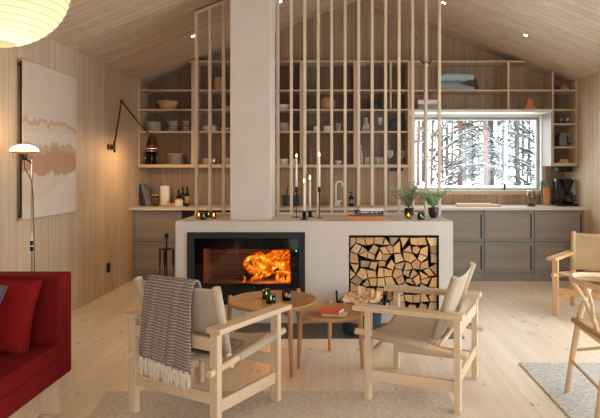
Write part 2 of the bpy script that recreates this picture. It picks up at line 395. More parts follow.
# ------------------------------------------------------------------ kitchen base units
CY=7.14; UW=.611
def base_unit(x,label,style='front',back=YB-.01):
    u=thing('kitchen_base_cabinet',label,'cabinet',(x,0,0),0,'grey oak kitchen base cabinets')
    B(.002,UW-.002,CY+.022,back,.10,.862).build('body',M['cabdark'],u)
    B(.002,UW-.002,CY+.012,CY+.03,0.0,.098).build('plinth',M['cabframe'],u)
    for z0,z1 in ((.485,.858),(.104,.478)):
        g=.004; x0,x1=g,UW-g
        d=MB(); y0=CY
        d.box(x0,x1,y0+.008,y0+.021,z0,z1)
        fw=.04
        fr=MB(); fr.box(x0,x1,y0,y0+.0079,z1-fw,z1); fr.box(x0,x1,y0,y0+.0079,z0,z0+fw); fr.box(x0,x0+fw,y0,y0+.0079,z0+fw,z1-fw)
        if style=='front':
            fr.box(x1-fw+.014,x1,y0,y0+.0079,z0+fw,z1-fw)
        else: fr.box(x1-fw,x1,y0,y0+.0079,z0+fw,z1-fw)
        o=d.build('cabinet_front',M['cab'],u); fr.build('front_frame',M['cabframe'],o)
        if style=='front': B(x1-fw-.002,x1-fw+.013,y0+.003,y0+.0079,z0+fw*.8,z1-fw*.8).build('recessed_grip',M['cabdark'],o)
    return u
XC=PX(434.5,CY)
rl=['grey oak base cabinet right behind the end of the fireplace','grey oak base cabinet below the cutting board and window handle','grey oak base cabinet at the right end below the coffee maker']
for i in range(3): base_unit(XC+UW*i,rl[i])
XC0=PX(132,CY)
base_unit(XC0,'brown lit base cabinet at the left end below the leaning books','plain')
xo=XC0+UW
xs=[xo+UW+ (XC-(xo+UW))*k/4 for k in range(4)]
for k in range(4):
    u=base_unit(0,['grey oak base cabinet behind the chimney','grey oak base cabinet behind the candles','grey oak base cabinet behind the stacked books','grey oak base cabinet behind the fern pots'][k],'plain')
    u.location.x=xs[k]+.001; u.scale.x=((XC-(xo+UW))/4)/UW*.996
u=thing('built_in_oven','black built-in oven beside the left base cabinet','oven',(xo,0,0))
B(.003,UW-.003,CY+.02,YB-.01,0,.862).build('body',M['black'],u)
B(.005,UW-.005,CY-.002,CY+.018,.16,.855).build('door',M['blackgloss'],u,bevel=.003)
MB().tube([(.06,CY-.03,.78),(UW-.06,CY-.03,.78)],.008).build('handle',M['steel'],u)
B(XL+.002,XC0-.001,CY-.005,YB-.01,0,.866).build('cabinet_end_panel',M['edgepanel']); o=bpy.data.objects['cabinet_end_panel']; tag(o,'light oak end panel closing the cabinets at the left wall','panel')
o=B(XC+3*UW+.002,XR-.002,CY-.005,YB-.01,0,.866).build('cabinet_end_panel',M['edgepanel']); tag(o,'light oak end panel closing the cabinets at the right wall','panel')
o=B(XL+.002,XR-.002,7.115,YB-.004,.868,.9).build('worktop',M['worktop'],bevel=.003); tag(o,'long pale worktop running along the kitchen wall','worktop')
# ------------------------------------------------------------------ fireplace
FX0,FX1,FY0,FY1,FZ=-1.40,1.051,5.15,5.90,.905
ix0,ix1,iz0,iz1=-1.294,-.256,.171,.81
nx0,nx1,nz0,nz1=.131,.928,.105,.783
fp=thing('fireplace','long low plastered fireplace with chimney column and firewood niche','fireplace',(0,0,0))
b=MB()
def frontgrid(b):
    xs=[FX0,ix0,ix1,nx0,nx1,FX1]
    # front skin as strips so that the niches are true openings
    b.box(FX0,ix0,FY0,FY1,0,FZ); b.box(ix1,nx0,FY0,FY1,0,FZ); b.box(nx1,FX1,FY0,FY1,0,FZ)
    b.box(ix0,ix1,FY0,FY1,0,iz0); b.box(ix0,ix1,FY0,FY1,iz1,FZ); b.box(ix0,ix1,FY0+.5,FY1,iz0,iz1)
    b.box(nx0,nx1,FY0,FY1,0,nz0); b.box(nx0,nx1,FY0,FY1,nz1,FZ); b.box(nx0,nx1,FY0+.4,FY1,nz0,nz1)
frontgrid(b)
b.build('body',M['plaster'],fp)
cx0,cx1,cy0,cy1=PX(230,5.33),PX(270.6,5.33),5.33,5.77
B(cx0,cx1,cy0,cy1,FZ-.01,min(ceil(cx0),ceil(cx1))+.12).build('chimney',M['plaster'],fp,bevel=.006)
# black lining of the niche
b=MB(); b.box(nx0,nx0+.002,FY0+.004,FY0+.4,nz0,nz1); b.box(nx1-.002,nx1,FY0+.004,FY0+.4,nz0,nz1); b.box(nx0,nx1,FY0+.004,FY0+.4,nz1-.006,nz1); b.box(nx0,nx1,FY0+.004,FY0+.4,nz0,nz0+.006); b.box(nx0,nx1,FY0+.39,FY0+.4,nz0,nz1)
b.build('niche_lining',M['blackmatte'],fp)
# insert
gx0,gx1,gz0,gz1=PX(202.3,5.13),PX(290.2,5.13),PZ(284.3,5.13),PZ(249.3,5.13)
mx0,mx1,mz0,mz1=PX(193.6,5.13),PX(299,5.13),PZ(299.5,5.13),PZ(238.3,5.13)
b=MB()
b.box(ix0,ix1,FY0-.012,FY0+.05,mz1,iz1); b.box(ix0,ix1,FY0-.012,FY0+.05,iz0,mz0); b.box(ix0,mx0,FY0-.012,FY0+.05,mz0,mz1); b.box(mx1,ix1,FY0-.012,FY0+.05,mz0,mz1)
b.build('insert_frame',M['blackmatte'],fp,bevel=.002)
b=MB(); g=.004
b.box(mx0+g,mx1-g,FY0+.005,FY0+.03,gz1,mz1-g); b.box(mx0+g,mx1-g,FY0+.005,FY0+.03,mz0+g,gz0); b.box(mx0+g,gx0,FY0+.005,FY0+.03,gz0,gz1); b.box(gx1,mx1-g,FY0+.005,FY0+.03,gz0,gz1)
dr=b.build('stove_door',M['blackgloss'],fp)
B(gx0,gx1,FY0+.012,FY0+.017,gz0,gz1).build('door_glass',archglass('smoked stove glass',(.93,.9,.88),.05),dr)
B(mx1-.03,mx1-.022,FY0-.004,FY0+.005,PZ(252,5.13),PZ(250.5,5.13)).build('indicator_light',emis('indicator',(90,230,110),2),dr)
def firebrick():
    t=NT('firebrick'); v=t.coord(); bt=t.n('ShaderNodeTexBrick'); t.l(t.mapping(v,rot=(PI/2,0,0)),bt.inputs[0]); bt.inputs['Scale'].default_value=5
    bt.inputs['Color1'].default_value=lin((120,84,60)); bt.inputs['Color2'].default_value=lin((105,72,52)); bt.inputs['Mortar'].default_value=lin((50,34,26)); bt.inputs['Mortar Size'].default_value=.012
    return t.pbr(bt.outputs[0],.9)
b=MB(); a0,a1,c0,c1=gx0-.02,gx1+.02,gz0-.02,gz1+.03; y0,y1=FY0+.03,FY0+.44
b.box(a0-.01,a0,y0,y1,c0,c1); b.box(a1,a1+.01,y0,y1,c0,c1); b.box(a0,a1,y0,y1,c0-.01,c0); b.box(a0,a1,y0,y1,c1,c1+.01); b.box(a0,a1,y1,y1+.01,c0,c1)
b.build('firebox_lining',firebrick(),fp)
hb=B(FX0,FX1,4.69,FY0-.001,0.0,.008).build('hearth_plate',M['slate'],bevel=.002); tag(hb,'dark slate hearth plate on the floor before the fireplace','hearth')
# fire
def firemat():
    t=NT('fire'); v=t.coord()
    n=t.noise(t.mapping(v,scale=(.8,.6,1.3),rot=(0,.75,0)),7.5,4,.55,2.0); n2=t.noise(t.mapping(v,loc=(3,1,2),scale=(.9,.6,1.1),rot=(0,-.4,0)),9,3,.5,1.2)
    n3=t.noise(t.mapping(v,loc=(7,4,1),scale=(.8,.6,1.2),rot=(0,.5,0)),15,3,.5,2.4)
    fil=t.ramp(t.math('ABSOLUTE',t.math('SUBTRACT',n,.5)),[(0,(1,1,1,1)),(.018,(.75,.75,.75,1)),(.06,(0,0,0,1))])
    fil2=t.ramp(t.math('ABSOLUTE',t.math('SUBTRACT',n3,.5)),[(0,(.8,.8,.8,1)),(.045,(0,0,0,1))])
    hot=t.math('ADD',t.math('MULTIPLY',fil,.42),t.math('ADD',t.math('MULTIPLY',fil2,.22),t.math('MULTIPLY',t.math('SUBTRACT',n2,.5),1.5)),clamp=True)
    col=t.ramp(hot,[(0,lin((196,66,4))),(.25,lin((236,108,8))),(.45,lin((250,150,24))),(.65,lin((255,196,70))),(.9,lin((255,238,170)))])
    st=t.ramp(hot,[(0,(.22,.22,.22,1)),(.35,(.36,.36,.36,1)),(.9,(1,1,1,1))])
    e=t.n('ShaderNodeEmission'); t.l(col,e.inputs[0]); t.l(t.math('MULTIPLY',st,FIRE),e.inputs[1])
    tr=t.n('ShaderNodeBsdfTransparent'); m=t.n('ShaderNodeMixShader')
    lw=t.n('ShaderNodeLayerWeight'); lw.inputs[0].default_value=.3
    soft=t.math('SUBTRACT',1.0,t.math('POWER',lw.outputs['Facing'],1.1),clamp=True)
    t.l(t.math('MULTIPLY',t.ramp(t.math('ADD',t.math('MULTIPLY',n,.5),t.math('MULTIPLY',n2,.5)),[(.38,(0,0,0,1)),(.50,(.85,.85,.85,1))]),soft),m.inputs[0]); t.l(tr.outputs[0],m.inputs[1]); t.l(e.outputs[0],m.inputs[2]); t.l(m.outputs[0],t.out.inputs[0])
    return t.m
FIRE=3.2
fire=thing('fire','orange fire burning behind the stove glass','fire',((gx0+gx1)/2,5.38,gz0))
fm=firemat(); RR=random.Random(5)
def tongue(pts,rs):
    pts=[Vector((PX(p,Y)-fire.location.x,Y-fire.location.y,PZ(q,Y)-gz0)) for p,q,Y in pts]
    n=12; P=[];Q=[]
    for i in range(n+1):
        t=i/n*(len(pts)-1); k=min(int(t),len(pts)-2); f=t-k
        p0=pts[max(k-1,0)];p1=pts[k];p2=pts[k+1];p3=pts[min(k+2,len(pts)-1)]
        P.append(.5*((2*p1)+(-p0+p2)*f+(2*p0-5*p1+4*p2-p3)*f*f+(-p0+3*p1-3*p2+p3)*f**3)); Q.append(rs[k]*(1-f)+rs[k+1]*f)
    return MB().tube(P,Q,12)
# swirling sheets of flame: the big curl at the left, the upper sweep and the right hand column
FL=[([(245,283,5.42),(253,279,5.40),(262,276,5.38),(272,273,5.36)],[.008,.016,.022,.012]),
([(262,278,5.4),(252,270,5.39),(246,263,5.38),(252,255,5.37)],[.02,.035,.03,.006]),
([(268,276,5.42),(258,266,5.40),(256,257,5.38),(263,252,5.36)],[.02,.04,.04,.008]),
([(272,274,5.38),(266,262,5.38),(262,256,5.38),(254,252.5,5.38)],[.02,.045,.03,.006]),
([(276,273,5.44),(274,262,5.42),(270,256,5.40),(276,251,5.38)],[.02,.045,.042,.01]),
([(270,270,5.36),(276,264,5.36),(282,258,5.36),(289,253,5.36)],[.02,.04,.042,.02]),
([(262,262,5.43),(272,256,5.43),(281,254,5.43),(289,251.5,5.43)],[.02,.045,.04,.02]),
([(284,284,5.35),(281,276,5.35),(284,267,5.36),(282,259,5.37)],[.02,.032,.035,.01]),
([(288,284,5.38),(290,274,5.38),(286,266,5.38),(289,257,5.38)],[.025,.035,.035,.012]),
([(279,283,5.4),(277,277,5.4),(281,269,5.4),(278,262,5.4)],[.008,.014,.018,.006]),
([(242,284,5.33),(245,279,5.33),(243,275,5.33)],[.006,.010,.003]),
([(250,281,5.34),(256,275,5.34),(254,269,5.34)],[.010,.018,.005]),
([(263,277,5.34),(268,270,5.34),(266,263,5.34)],[.012,.022,.006])]
for a,b_ in FL: tongue(a,b_).build('flame',fm,fire)
for i,(a,bb,lab) in enumerate((((242,280),(285,268),'burning birch log lying slanted in the fire'),((255,284),(292,280),'charred log at the bottom of the fire'),((225,284),(262,283),'charred log at the left of the fire'))):
    Y=5.42+.04*i
    o=MB().tube([(PX(a[0],Y),Y,PZ(a[1],Y)+.02),(PX(sum((a[0],bb[0]))/2,Y),Y+.01,PZ((a[1]+bb[1])/2,Y)+.02),(PX(bb[0],Y),Y,PZ(bb[1],Y)+.02)],[.03,.033,.03],10).build('burning_log',plain('charred bark%d'%i,(52,30,18),.9)); tag(o,lab,'log')
# ------------------------------------------------------------------ firewood in the niche
def clip(poly,p,q):
    mx,my=(p[0]+q[0])/2,(p[1]+q[1])/2; nx,ny=q[0]-p[0],q[1]-p[1]; out=[]
    d=[(a-mx)*nx+(b_-my)*ny for a,b_ in poly]
    for i in range(len(poly)):
        j=(i+1)%len(poly)
        if d[i]<=0: out.append(poly[i])
        if (d[i]<0<d[j]) or (d[j]<0<d[i]):
            t=d[i]/(d[i]-d[j]); out.append((poly[i][0]+t*(poly[j][0]-poly[i][0]),poly[i][1]+t*(poly[j][1]-poly[i][1])))
    return out
def logend():
    t=NT('split log ends'); v=t.coord(); oi=t.n('ShaderNodeObjectInfo'); xyz=t.sep(v)
    off=t.math('MULTIPLY',oi.outputs['Random'],5.0); vec=t.comb(t.math('ADD',xyz[0],off),t.math('MULTIPLY',xyz[1],.2),xyz[2])
    n=t.noise(vec,30,4,.6,.5); w=t.n('ShaderNodeTexWave',wave_type='RINGS',rings_direction='SPHERICAL'); t.l(vec,w.inputs[0]); w.inputs['Scale'].default_value=14; w.inputs['Distortion'].default_value=2
    base=t.ramp(oi.outputs['Random'],[(0,lin((198,146,92))),(.3,lin((230,182,124))),(.55,lin((208,160,106))),(.75,lin((184,152,122))),(1,lin((236,194,140)))])
    f=t.math('ADD',t.math('MULTIPLY',n,.6),t.math('MULTIPLY',w.outputs['Fac'],.25)); k=t.math('ADD',.62,t.math('MULTIPLY',f,.72))
    return t.pbr(t.mix(1.0,base,t.comb(k,k,k),'MULTIPLY'),.85,bump=n,bs=.3,bd=.003)
M['logend']=logend(); M['bark']=plain('log bark',(86,62,46),.95,var=.4,nscale=40)
ORD=['first','second','third','fourth','fifth','sixth','seventh','eighth','ninth','tenth']
def firewood():
    r=random.Random(21); rows,cols=9,10; x0,x1,z0,z1=nx0+.01,nx1-.01,nz0+.008,nz1-.022
    pts=[]
    for i in range(rows):
        for j in range(cols):
            pts.append((x0+(j+.5+(.22 if i%2 else -.22)+r.uniform(-.36,.36))*(x1-x0)/cols,z0+(rows-1-i+.5+r.uniform(-.36,.36))*(z1-z0)/rows,i,j))
    for a,p in enumerate(pts):
        poly=[(x0,z0),(x1,z0),(x1,z1),(x0,z1)]
        for bq,q in enumerate(pts):
            if a!=bq and len(poly)>2: poly=clip(poly,p,q)
        if len(poly)<3: continue
        target=r.choice([3,3,4,4,4,5]); 
        def area(P): return abs(sum(P[k-1][0]*P[k][1]-P[k][0]*P[k-1][1] for k in range(len(P))))/2
        A0=area(poly)
        while len(poly)>3:
            n=len(poly); best=min(range(n),key=lambda k:abs((poly[k-1][0]-poly[k][0])*(poly[(k+1)%n][1]-poly[k][1])-(poly[k-1][1]-poly[k][1])*(poly[(k+1)%n][0]-poly[k][0])))
            if area(poly[:best]+poly[best+1:])<A0*(.60 if target==3 else .73 if target==4 else .86): break
            poly.pop(best)
        cx=sum(q[0] for q in poly)/len(poly); cz=sum(q[1] for q in poly)/len(poly)
        poly=[(( qx-cx)*.965,(qz-cz)*.965) for qx,qz in poly]
        # jitter edges for a hewn outline
        out=[]
        for k in range(len(poly)):
            A=poly[k]; Bq=poly[(k+1)%len(poly)]; out.append((A[0]*.985,A[1]*.985)); m=r.uniform(.3,.7); sh=r.uniform(.93,1.0); out.append(((A[0]*(1-m)+Bq[0]*m)*sh,(A[1]*(1-m)+Bq[1]*m)*sh))
        shape='wedge shaped' if len(poly)==3 else ('blocky' if len(poly)==4 else 'rounded')
        L=r.uniform(.28,.33); y=FY0+r.uniform(.015,.055)
        o=MB().prism(out,0,L,0,'Y',mside=1).build('firewood_log',[M['logend'],M['bark']],None,(cx,y,cz),bevel=.0025,seg=1)
        tag(o,'%s split log in the niche, %s row from top, %s from left'%(shape,ORD[p[2]],ORD[p[3]]),'firewood','firewood stacked in the niche')
firewood()
# ------------------------------------------------------------------ slatted screen
SYc=5.855
scn=thing('slatted_screen','tall pine slatted screen standing on the back edge of the fireplace','room divider')
sl=[196.6,210.1,223.6]+[277.9+13.45*k for k in range(13)]
first=None
for p in sl:
    X=PX(p,SYc); zt=ceil(X)-.05
    o=B(X-.0145,X+.0145,SYc-.022,SYc+.022,.93,zt).build('slat',M['slat'],scn,bevel=.002,seg=1)
def railpoly(xa,xb,dz0,dz1): return [(xa,ceil(xa)-dz1),(xb,ceil(xb)-dz1),(xb,ceil(xb)-dz0),(xa,ceil(xa)-dz0)]
xa=PX(194.9,SYc); xe=PX(sl[-1]+1.5,SYc)
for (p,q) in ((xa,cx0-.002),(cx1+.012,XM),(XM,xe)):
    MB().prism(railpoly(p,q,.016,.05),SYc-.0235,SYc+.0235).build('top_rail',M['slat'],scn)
    MB().prism(railpoly(p,q,.001,.0155),SYc-.012,SYc+.012).build('shadow_gap_strip',M['black'],scn)  # black strip stands in for the shaded gap below the ceiling
for (p,q) in ((xa,cx0-.002),(cx1+.004,xe)):
    B(p,q,SYc-.0235,SYc+.0235,.906,.934).build('bottom_rail',M['slat'],scn)
# little bird on a slat
bx_,by_,bz_=PX(425.3,SYc)-.0,SYc-.05,PZ(64.5,SYc-.05)
bd=thing('bird_ornament','small carved bird with spread dark wings fixed high on a slat','ornament',(bx_,by_,bz_))
MB().lathe([(0,-.034),(.013,-.026),(.020,-.008),(.018,.008),(.011,.018),(0,.022)],14,sx=.95).build('body',plain('bird cream',(226,196,132),.6),bd,rot=(.25,0,0))
MB().lathe([(0,-.008),(.007,-.004),(.008,.002),(0,.009)],12,c=(0,-.006,.022)).build('head',plain('bird head',(80,60,40),.6),bd)
for s in (-1,1):
    MB().prism([(s*.010,-.006),(s*.034,.006),(s*.070,.050),(s*.062,.054),(s*.034,.036),(s*.012,.022)],-.004,.004).build('wing',plain('bird wing%d'%s,(52,50,48),.6),bd)
MB().box(-.003,.003,.004,.045,-.006,.0).build('peg',M['black'],bd)
# ------------------------------------------------------------------ lounge chairs
def canvas_grid(fn,nu,nv):
    b=MB(); vs=[fn(i/nu,j/nv) for i in range(nu+1) for j in range(nv+1)]
    fs=[(i*(nv+1)+j,(i+1)*(nv+1)+j,(i+1)*(nv+1)+j+1,i*(nv+1)+j+1) for i in range(nu) for j in range(nv)]
    b.add(vs,fs,0,True); return b
HF,HL=.2625,.295
def lounge(label,loc,rz,woods=('chairwood','chairwoody','chairwoodz'),cv='canvas'):
    u=thing('lounge_chair',label,'armchair',loc,rz,'canvas lounge chairs')
    wx,wy,wz=(M[k] for k in woods); c=M[cv]
    for f in (HF,-HF):
        for l in (HL,-HL): MB().box(f-.018,f+.018,l-.026,l+.026,0,.52).build('leg',wz,u,bevel=.003)
    for s in (1,-1):
        l=s*HL
        MB().box(-.298,.345,min(s*.262,s*.352),max(s*.262,s*.352),.522,.55).build('armrest',wx,u,bevel=.003)
        MB().box(-HF+.018,HF-.018,l-.012,l+.012,.108,.172).build('side_rail',wx,u,bevel=.003)
        o=MB().tube([(-.318,l,.3225),(-.28,l,.326),(.30,l,.385),(.345,l,.389)],[.019,.019,.019,.019],14).build('seat_rail',wx,u,bevel=.003)
        # canvas sleeve round the rail
        MB().tube([(-.09,l,.3435),(-.06,l,.3475),(.23,l,.3775)],[.0235,.0245,.024],14).build('canvas_sleeve',c,u)
        p0=Vector((-.105,s*.25,.315)); p1=Vector((-.250,s*.285,.748))
        MB().bar(p0,p1,.030,.034,up=(1,0,0)).build('back_post',wz,u,bevel=.006)
        a=p0.lerp(p1,.16); b_=p0.lerp(p1,.985)
        MB().tube([a,a.lerp(b_,.5),b_],[.0245,.0255,.025],12).build('back_sleeve',c,u)
    MB().box(-HF-.012,-HF+.012,-HL+.026,HL-.026,.425,.492).build('upper_back_rail',wy,u,bevel=.003)
    MB().box(-HF-.012,-HF+.012,-HL+.026,HL-.026,.155,.215).build('lower_back_rail',wy,u,bevel=.003)
    MB().box(HF-.012,HF+.012,-HL+.026,HL-.026,.205,.268).build('front_rail',wy,u,bevel=.003)
    MB().tube([(-.13,-HL,.318),(-.13,HL,.318)],.013,12).build('cross_bar',wy,u)
    def seat(a,b_):
        f=-.105+.355*a; l=(b_*2-1)*HL; z=.345+.0345*a/.355*.355*1.0+.022; z=.3645+.038*a
        return (f,l,z-.052*(1-abs(b_*2-1)**2.2)*(.75+.25*math.sin(PI*a))-.004*math.sin(b_*9+a*4))
    canvas_grid(seat,14,18).build('seat_canvas',c,u,solid=.005)
    def back(a,b_):
        t=.17+.80*a; f=-.105-.15*t; z=.315+.433*t; l=(b_*2-1)*(.252+.033*t)
        k=1-abs(b_*2-1)**2.4
        return (f-.020*k+.008+.004*math.sin(a*7+b_*5)*k,l,z-.003*k*a)
    canvas_grid(back,14,16).build('back_canvas',c,u,solid=.005)
    return u
lounge('pale wood lounge chair with the striped throw, seen from behind, left of the coffee tables',(-.7265,3.33,.009),math.radians(60.5))
lounge('pale wood lounge chair with bare cream canvas, standing right of the coffee tables',(.559,3.614,.009),math.radians(157.4))
lounge('golden oak lounge chair with tan canvas by the kitchen at the right edge',(2.46,5.455,0),math.radians(231),('oakx','oakx','oakz'),'canvas_tan')
# ------------------------------------------------------------------ throw over the left chair
def throwmat():
    t=NT('striped throw'); uv=t.coord('UV'); x=t.sep(uv); nz=t.noise(t.coord(),300,2); n2=t.noise(t.mapping(uv,scale=(60,9,1)),1,2)
    s=t.math('FRACT',t.math('ADD',t.math('MULTIPLY',x[1],66.0),t.math('MULTIPLY',n2,.5)))
    line=t.math('LESS_THAN',s,.26)
    dash=t.math('GREATER_THAN',t.noise(t.mapping(uv,scale=(170,66,1)),1,1),.42)
    col=t.mix(t.math('MULTIPLY',line,t.math('MULTIPLY',dash,.7)),lin((122,107,101)),lin((206,194,182)))
    k=t.math('ADD',.8,t.math('MULTIPLY',nz,.4)); col=t.mix(1.0,col,t.comb(k,k,k),'MULTIPLY')
    return t.pbr(col,.95,bump=nz,bs=.5,bd=.004,spec=.1)
def throw():
    M['throw']=throwmat()
    c=Matrix.Translation((-.7265,3.33,.009))@Matrix.Rotation(math.radians(60.5),4,'Z')
    # path in the chair's (forward, height) plane, from the seat up over the back and down behind
    path=[(.10,.372),(-.02,.352),(-.085,.352),(-.125,.40),(-.165,.50),(-.205,.63),(-.226,.72),(-.236,.758),(-.256,.775),(-.280,.762),(-.296,.72),(-.306,.66),(-.312,.55),(-.318,.46),(-.322,.38),(-.322,.352),(-.322,.345)]
    d=[0]
    for a,b in zip(path,path[1:]): d.append(d[-1]+math.dist(a,b))
    def at(s):
        for i in range(len(d)-1):
            if s<=d[i+1]:
                t=(s-d[i])/(d[i+1]-d[i]); return (path[i][0]*(1-t)+path[i+1][0]*t,path[i][1]*(1-t)+path[i+1][1]*t)
        return path[-1]
    NU,NV=70,30; b=MB(); b.uv=[]; vs=[]
    def surf(s,q):
        f,z=at(s); beh=max(0,min(1,(s-d[8])/.35)); fr=max(0,min(1,(d[6]-s)/.2))
        l0=.165+.02*beh+.006*math.sin(s*5); l1=-.165-.022*beh-.006*math.sin(s*4+1)-.02*fr
        l=l0+(l1-l0)*q
        wv=.010*math.sin(q*13+s*3)*(.25+beh)+.006*math.sin(q*27+s*7)*beh
        skew=.035*(1-q)*beh*0
        return Vector((f-abs(wv)*1.0*(1 if s>d[8] else -.2),l,z+skew-.035*q*beh))
    for i in range(NU+1):
        for j in range(NV+1):
            s=d[-1]*i/NU; vs.append(c@surf(s,j/NV)); b.uv.append((j/NV*.33,s))
    fs=[(i*(NV+1)+j,(i+1)*(NV+1)+j,(i+1)*(NV+1)+j+1,i*(NV+1)+j+1) for i in range(NU) for j in range(NV)]
    b.add(vs,fs,0,True)
    o=b.build('throw_blanket',M['throw'],solid=.010); tag(o,'brown and white striped woollen throw hanging over the back of the left lounge chair','blanket')
    r=random.Random(3); fb=MB()
    for k in range(58):
        q=(k+.5)/58; p=surf(d[-1],q); L=r.uniform(.075,.105)
        pts=[]
        dx,dy=r.uniform(-.02,.02),r.uniform(-.008,.008)
        for i in range(5):
            t=i/4; pts.append(c@Vector((p.x-.004+dy*t+.004*math.sin(t*6+k),p.y+dx*t+.004*math.sin(t*5+k*2),p.z+.008-L*t)))
        fb.tube(pts,[.0045,.006,.0055,.005,.003],6)
    fb.build('fringe',fabric('cream wool',(226,212,190),scale=300),o)
throw()
# ------------------------------------------------------------------ coffee tables
def coffee(name_label,X,Y,r,h,angs,legr,wcols=('tablex','tablez')):
    u=thing('coffee_table',name_label,'coffee table',(X,Y,0),0,'round oak coffee tables')
    MB().lathe([(0,h-.022),(r-.02,h-.022),(r-.004,h-.012),(r,h+.004),(r-.003,h+.008),(r-.009,h+.006),(r-.012,h),(0,h)],64).build('tabletop',M[wcols[0]],u)
    for a in angs:
        a=math.radians(a); d=Vector((math.cos(a),math.sin(a),0)); p=d*(r-.006)+Vector((0,0,h+.028)); q=d*(r+.015)+Vector((0,0,0))
        if name_label.startswith('smaller'): p=d*(r-.004)+Vector((0,0,h+.024)); q=d*(r+.012)
        m=p.lerp(q,.18)
        MB().tube([p+Vector((0,0,.004)),p,m,p.lerp(q,.5),q],[.007,.0145,.017,.0155,.0105],14).build('leg',M[wcols[1]],u)
        MB().bar(d*(r*.35)+Vector((0,0,h-.038)),d*(r-.01)+Vector((0,0,h-.038)),.02,.03).build('brace',M[wcols[0]],u)
    return u
coffee('larger and taller round oak coffee table with three tealight glasses',-.431,4.10,.308,.442,(-62,57,177),.016)
coffee('smaller and lower round oak coffee table with the orange book',-.024,4.12,.245,.356,(-32,92,212),.015)
# ------------------------------------------------------------------ small things helpers
def book(name,label,c,w,d,h,loc,rz=0,rx=0,ry=0,group='books',spine=None):
    u=thing('book',label,'book',loc,rz,group); u.rotation_euler=(rx,ry,rz)
    m=plain('cover '+name,c,.6,var=.06)
    b=MB(); b.box(0,w,0,d,0,.003); b.box(0,w,0,d,h-.003,h); b.box(0,w,0,.003,.003,h-.003); b.build('cover',m,u)
    B(.003,w-.003,.0032,d-.004,.0032,h-.0032).build('pages',M['paperwhite'],u)
    return u
def tealight(label,X,Y,z,gl,h=.062,r=.031,group='tealight glasses'):
    u=thing('tealight_holder',label,'candle holder',(X,Y,z),0,group)
    MB().lathe([(0,0),(r*.96,0),(r,.004),(r,h),(r-.003,h),(r-.0035,.010),(0,.008)],24).build('glass',M[gl],u)
    MB().lathe([(0,.009),(.019,.009),(.019,.024),(0,.024)],18).build('candle',M['wax'],u)
    MB().lathe([(0,.025),(.0045,.031),(.0055,.037),(.003,.047),(0,.055)],10).build('flame',M['flame'],u)
    return u
TZ=.4422
tealight('teal tealight glass standing at the back left on the larger coffee table',PX(266.5,4.14),4.14,TZ,'green_glass',.064,.031)
tealight('green tealight glass standing in front of the other two on the larger coffee table',PX(271,4.0),4.0,TZ,'green_glass',.062,.034)
tealight('smoky grey tealight glass at the right on the larger coffee table',PX(286.5,4.1),4.1,TZ,'dark_glass',.066,.032)
g='tealight glasses on the fireplace'
tealight('clear amber tealight glass, leftmost on the fireplace',PX(198.7,5.45),5.45,FZ,'amber_glass',.06,.026,g)
tealight('dark smoky tealight glass left of the chimney on the fireplace',PX(203.6,5.33),5.33,FZ,'dark_glass',.06,.032,g)
tealight('green tealight glass behind the dark one left of the chimney',PX(208.6,5.56),5.56,FZ,'green_glass',.06,.025,g)
tealight('clear amber tealight glass closest to the chimney',PX(213.8,5.44),5.44,FZ,'amber_glass',.06,.024,g)
tealight('clear tealight glass between the two potted plants',PX(408.5,5.40),5.40,FZ,'amber_glass',.065,.027,g)
tealight('dark green tealight glass in front of the right potted plant',PX(421,5.31),5.31,FZ,'green_glass',.066,.033,g)
# candlesticks
def candlestick(label,px,Y,ftop,ctop,cbot,style):
    X=PX(px,Y); u=thing('candlestick',label,'candlestick',(X,Y,FZ),0,'black candlesticks on the fireplace')
    zc0=PZ(cbot,Y)-FZ; zc1=PZ(ctop,Y)-FZ
    if style=='tall':
        MB().lathe([(0,0),(.042,0),(.042,.004),(.006,.007),(.0045,.012),(.0045,zc0-.048),(.012,zc0-.046),(.0145,zc0-.042),(.0145,zc0),(.011,zc0),(.011,zc0-.01),(0,zc0-.01)],20).build('holder',M['black'],u)
    else:
        MB().lathe([(0,0),(.042,0),(.043,.005),(.018,.007),(.0175,zc0),(.011,zc0),(.011,zc0-.012),(0,zc0-.012)],20).build('holder',M['black'],u)
    r=.0105
    MB().lathe([(0,zc0-.009),(r,zc0-.009),(r*.97,(zc0+zc1)/2),(r*.86,zc1-.006),(.005,zc1),(0,zc1)],16).build('candle',M['wax'],u)
    MB().tube([(0,0,zc1-.002),(.001,0,zc1+.010)],.0012,6).build('wick',M['black'],u)
    a=zc1+.008; zf=PZ(ftop,Y)-FZ
    MB().lathe([(0,a),(.006,a+(zf-a)*.25),(.0068,a+(zf-a)*.4),(.0035,a+(zf-a)*.75),(0,zf)],10).build('flame',M['flame'],u)
candlestick('leftmost black candlestick on a tall stem, with lit candle',296.4,5.58,153.5,158.5,187,'tall')
candlestick('front black candlestick, low cylinder with the shortest reaching candle',304.2,5.33,178.3,184,211,'low')
candlestick('low black candlestick standing behind the front one',309.9,5.62,174.8,181,210.5,'low')
candlestick('rightmost black candlestick on a tall stem, with the highest flame',319.2,5.50,152,157.5,187,'tall')
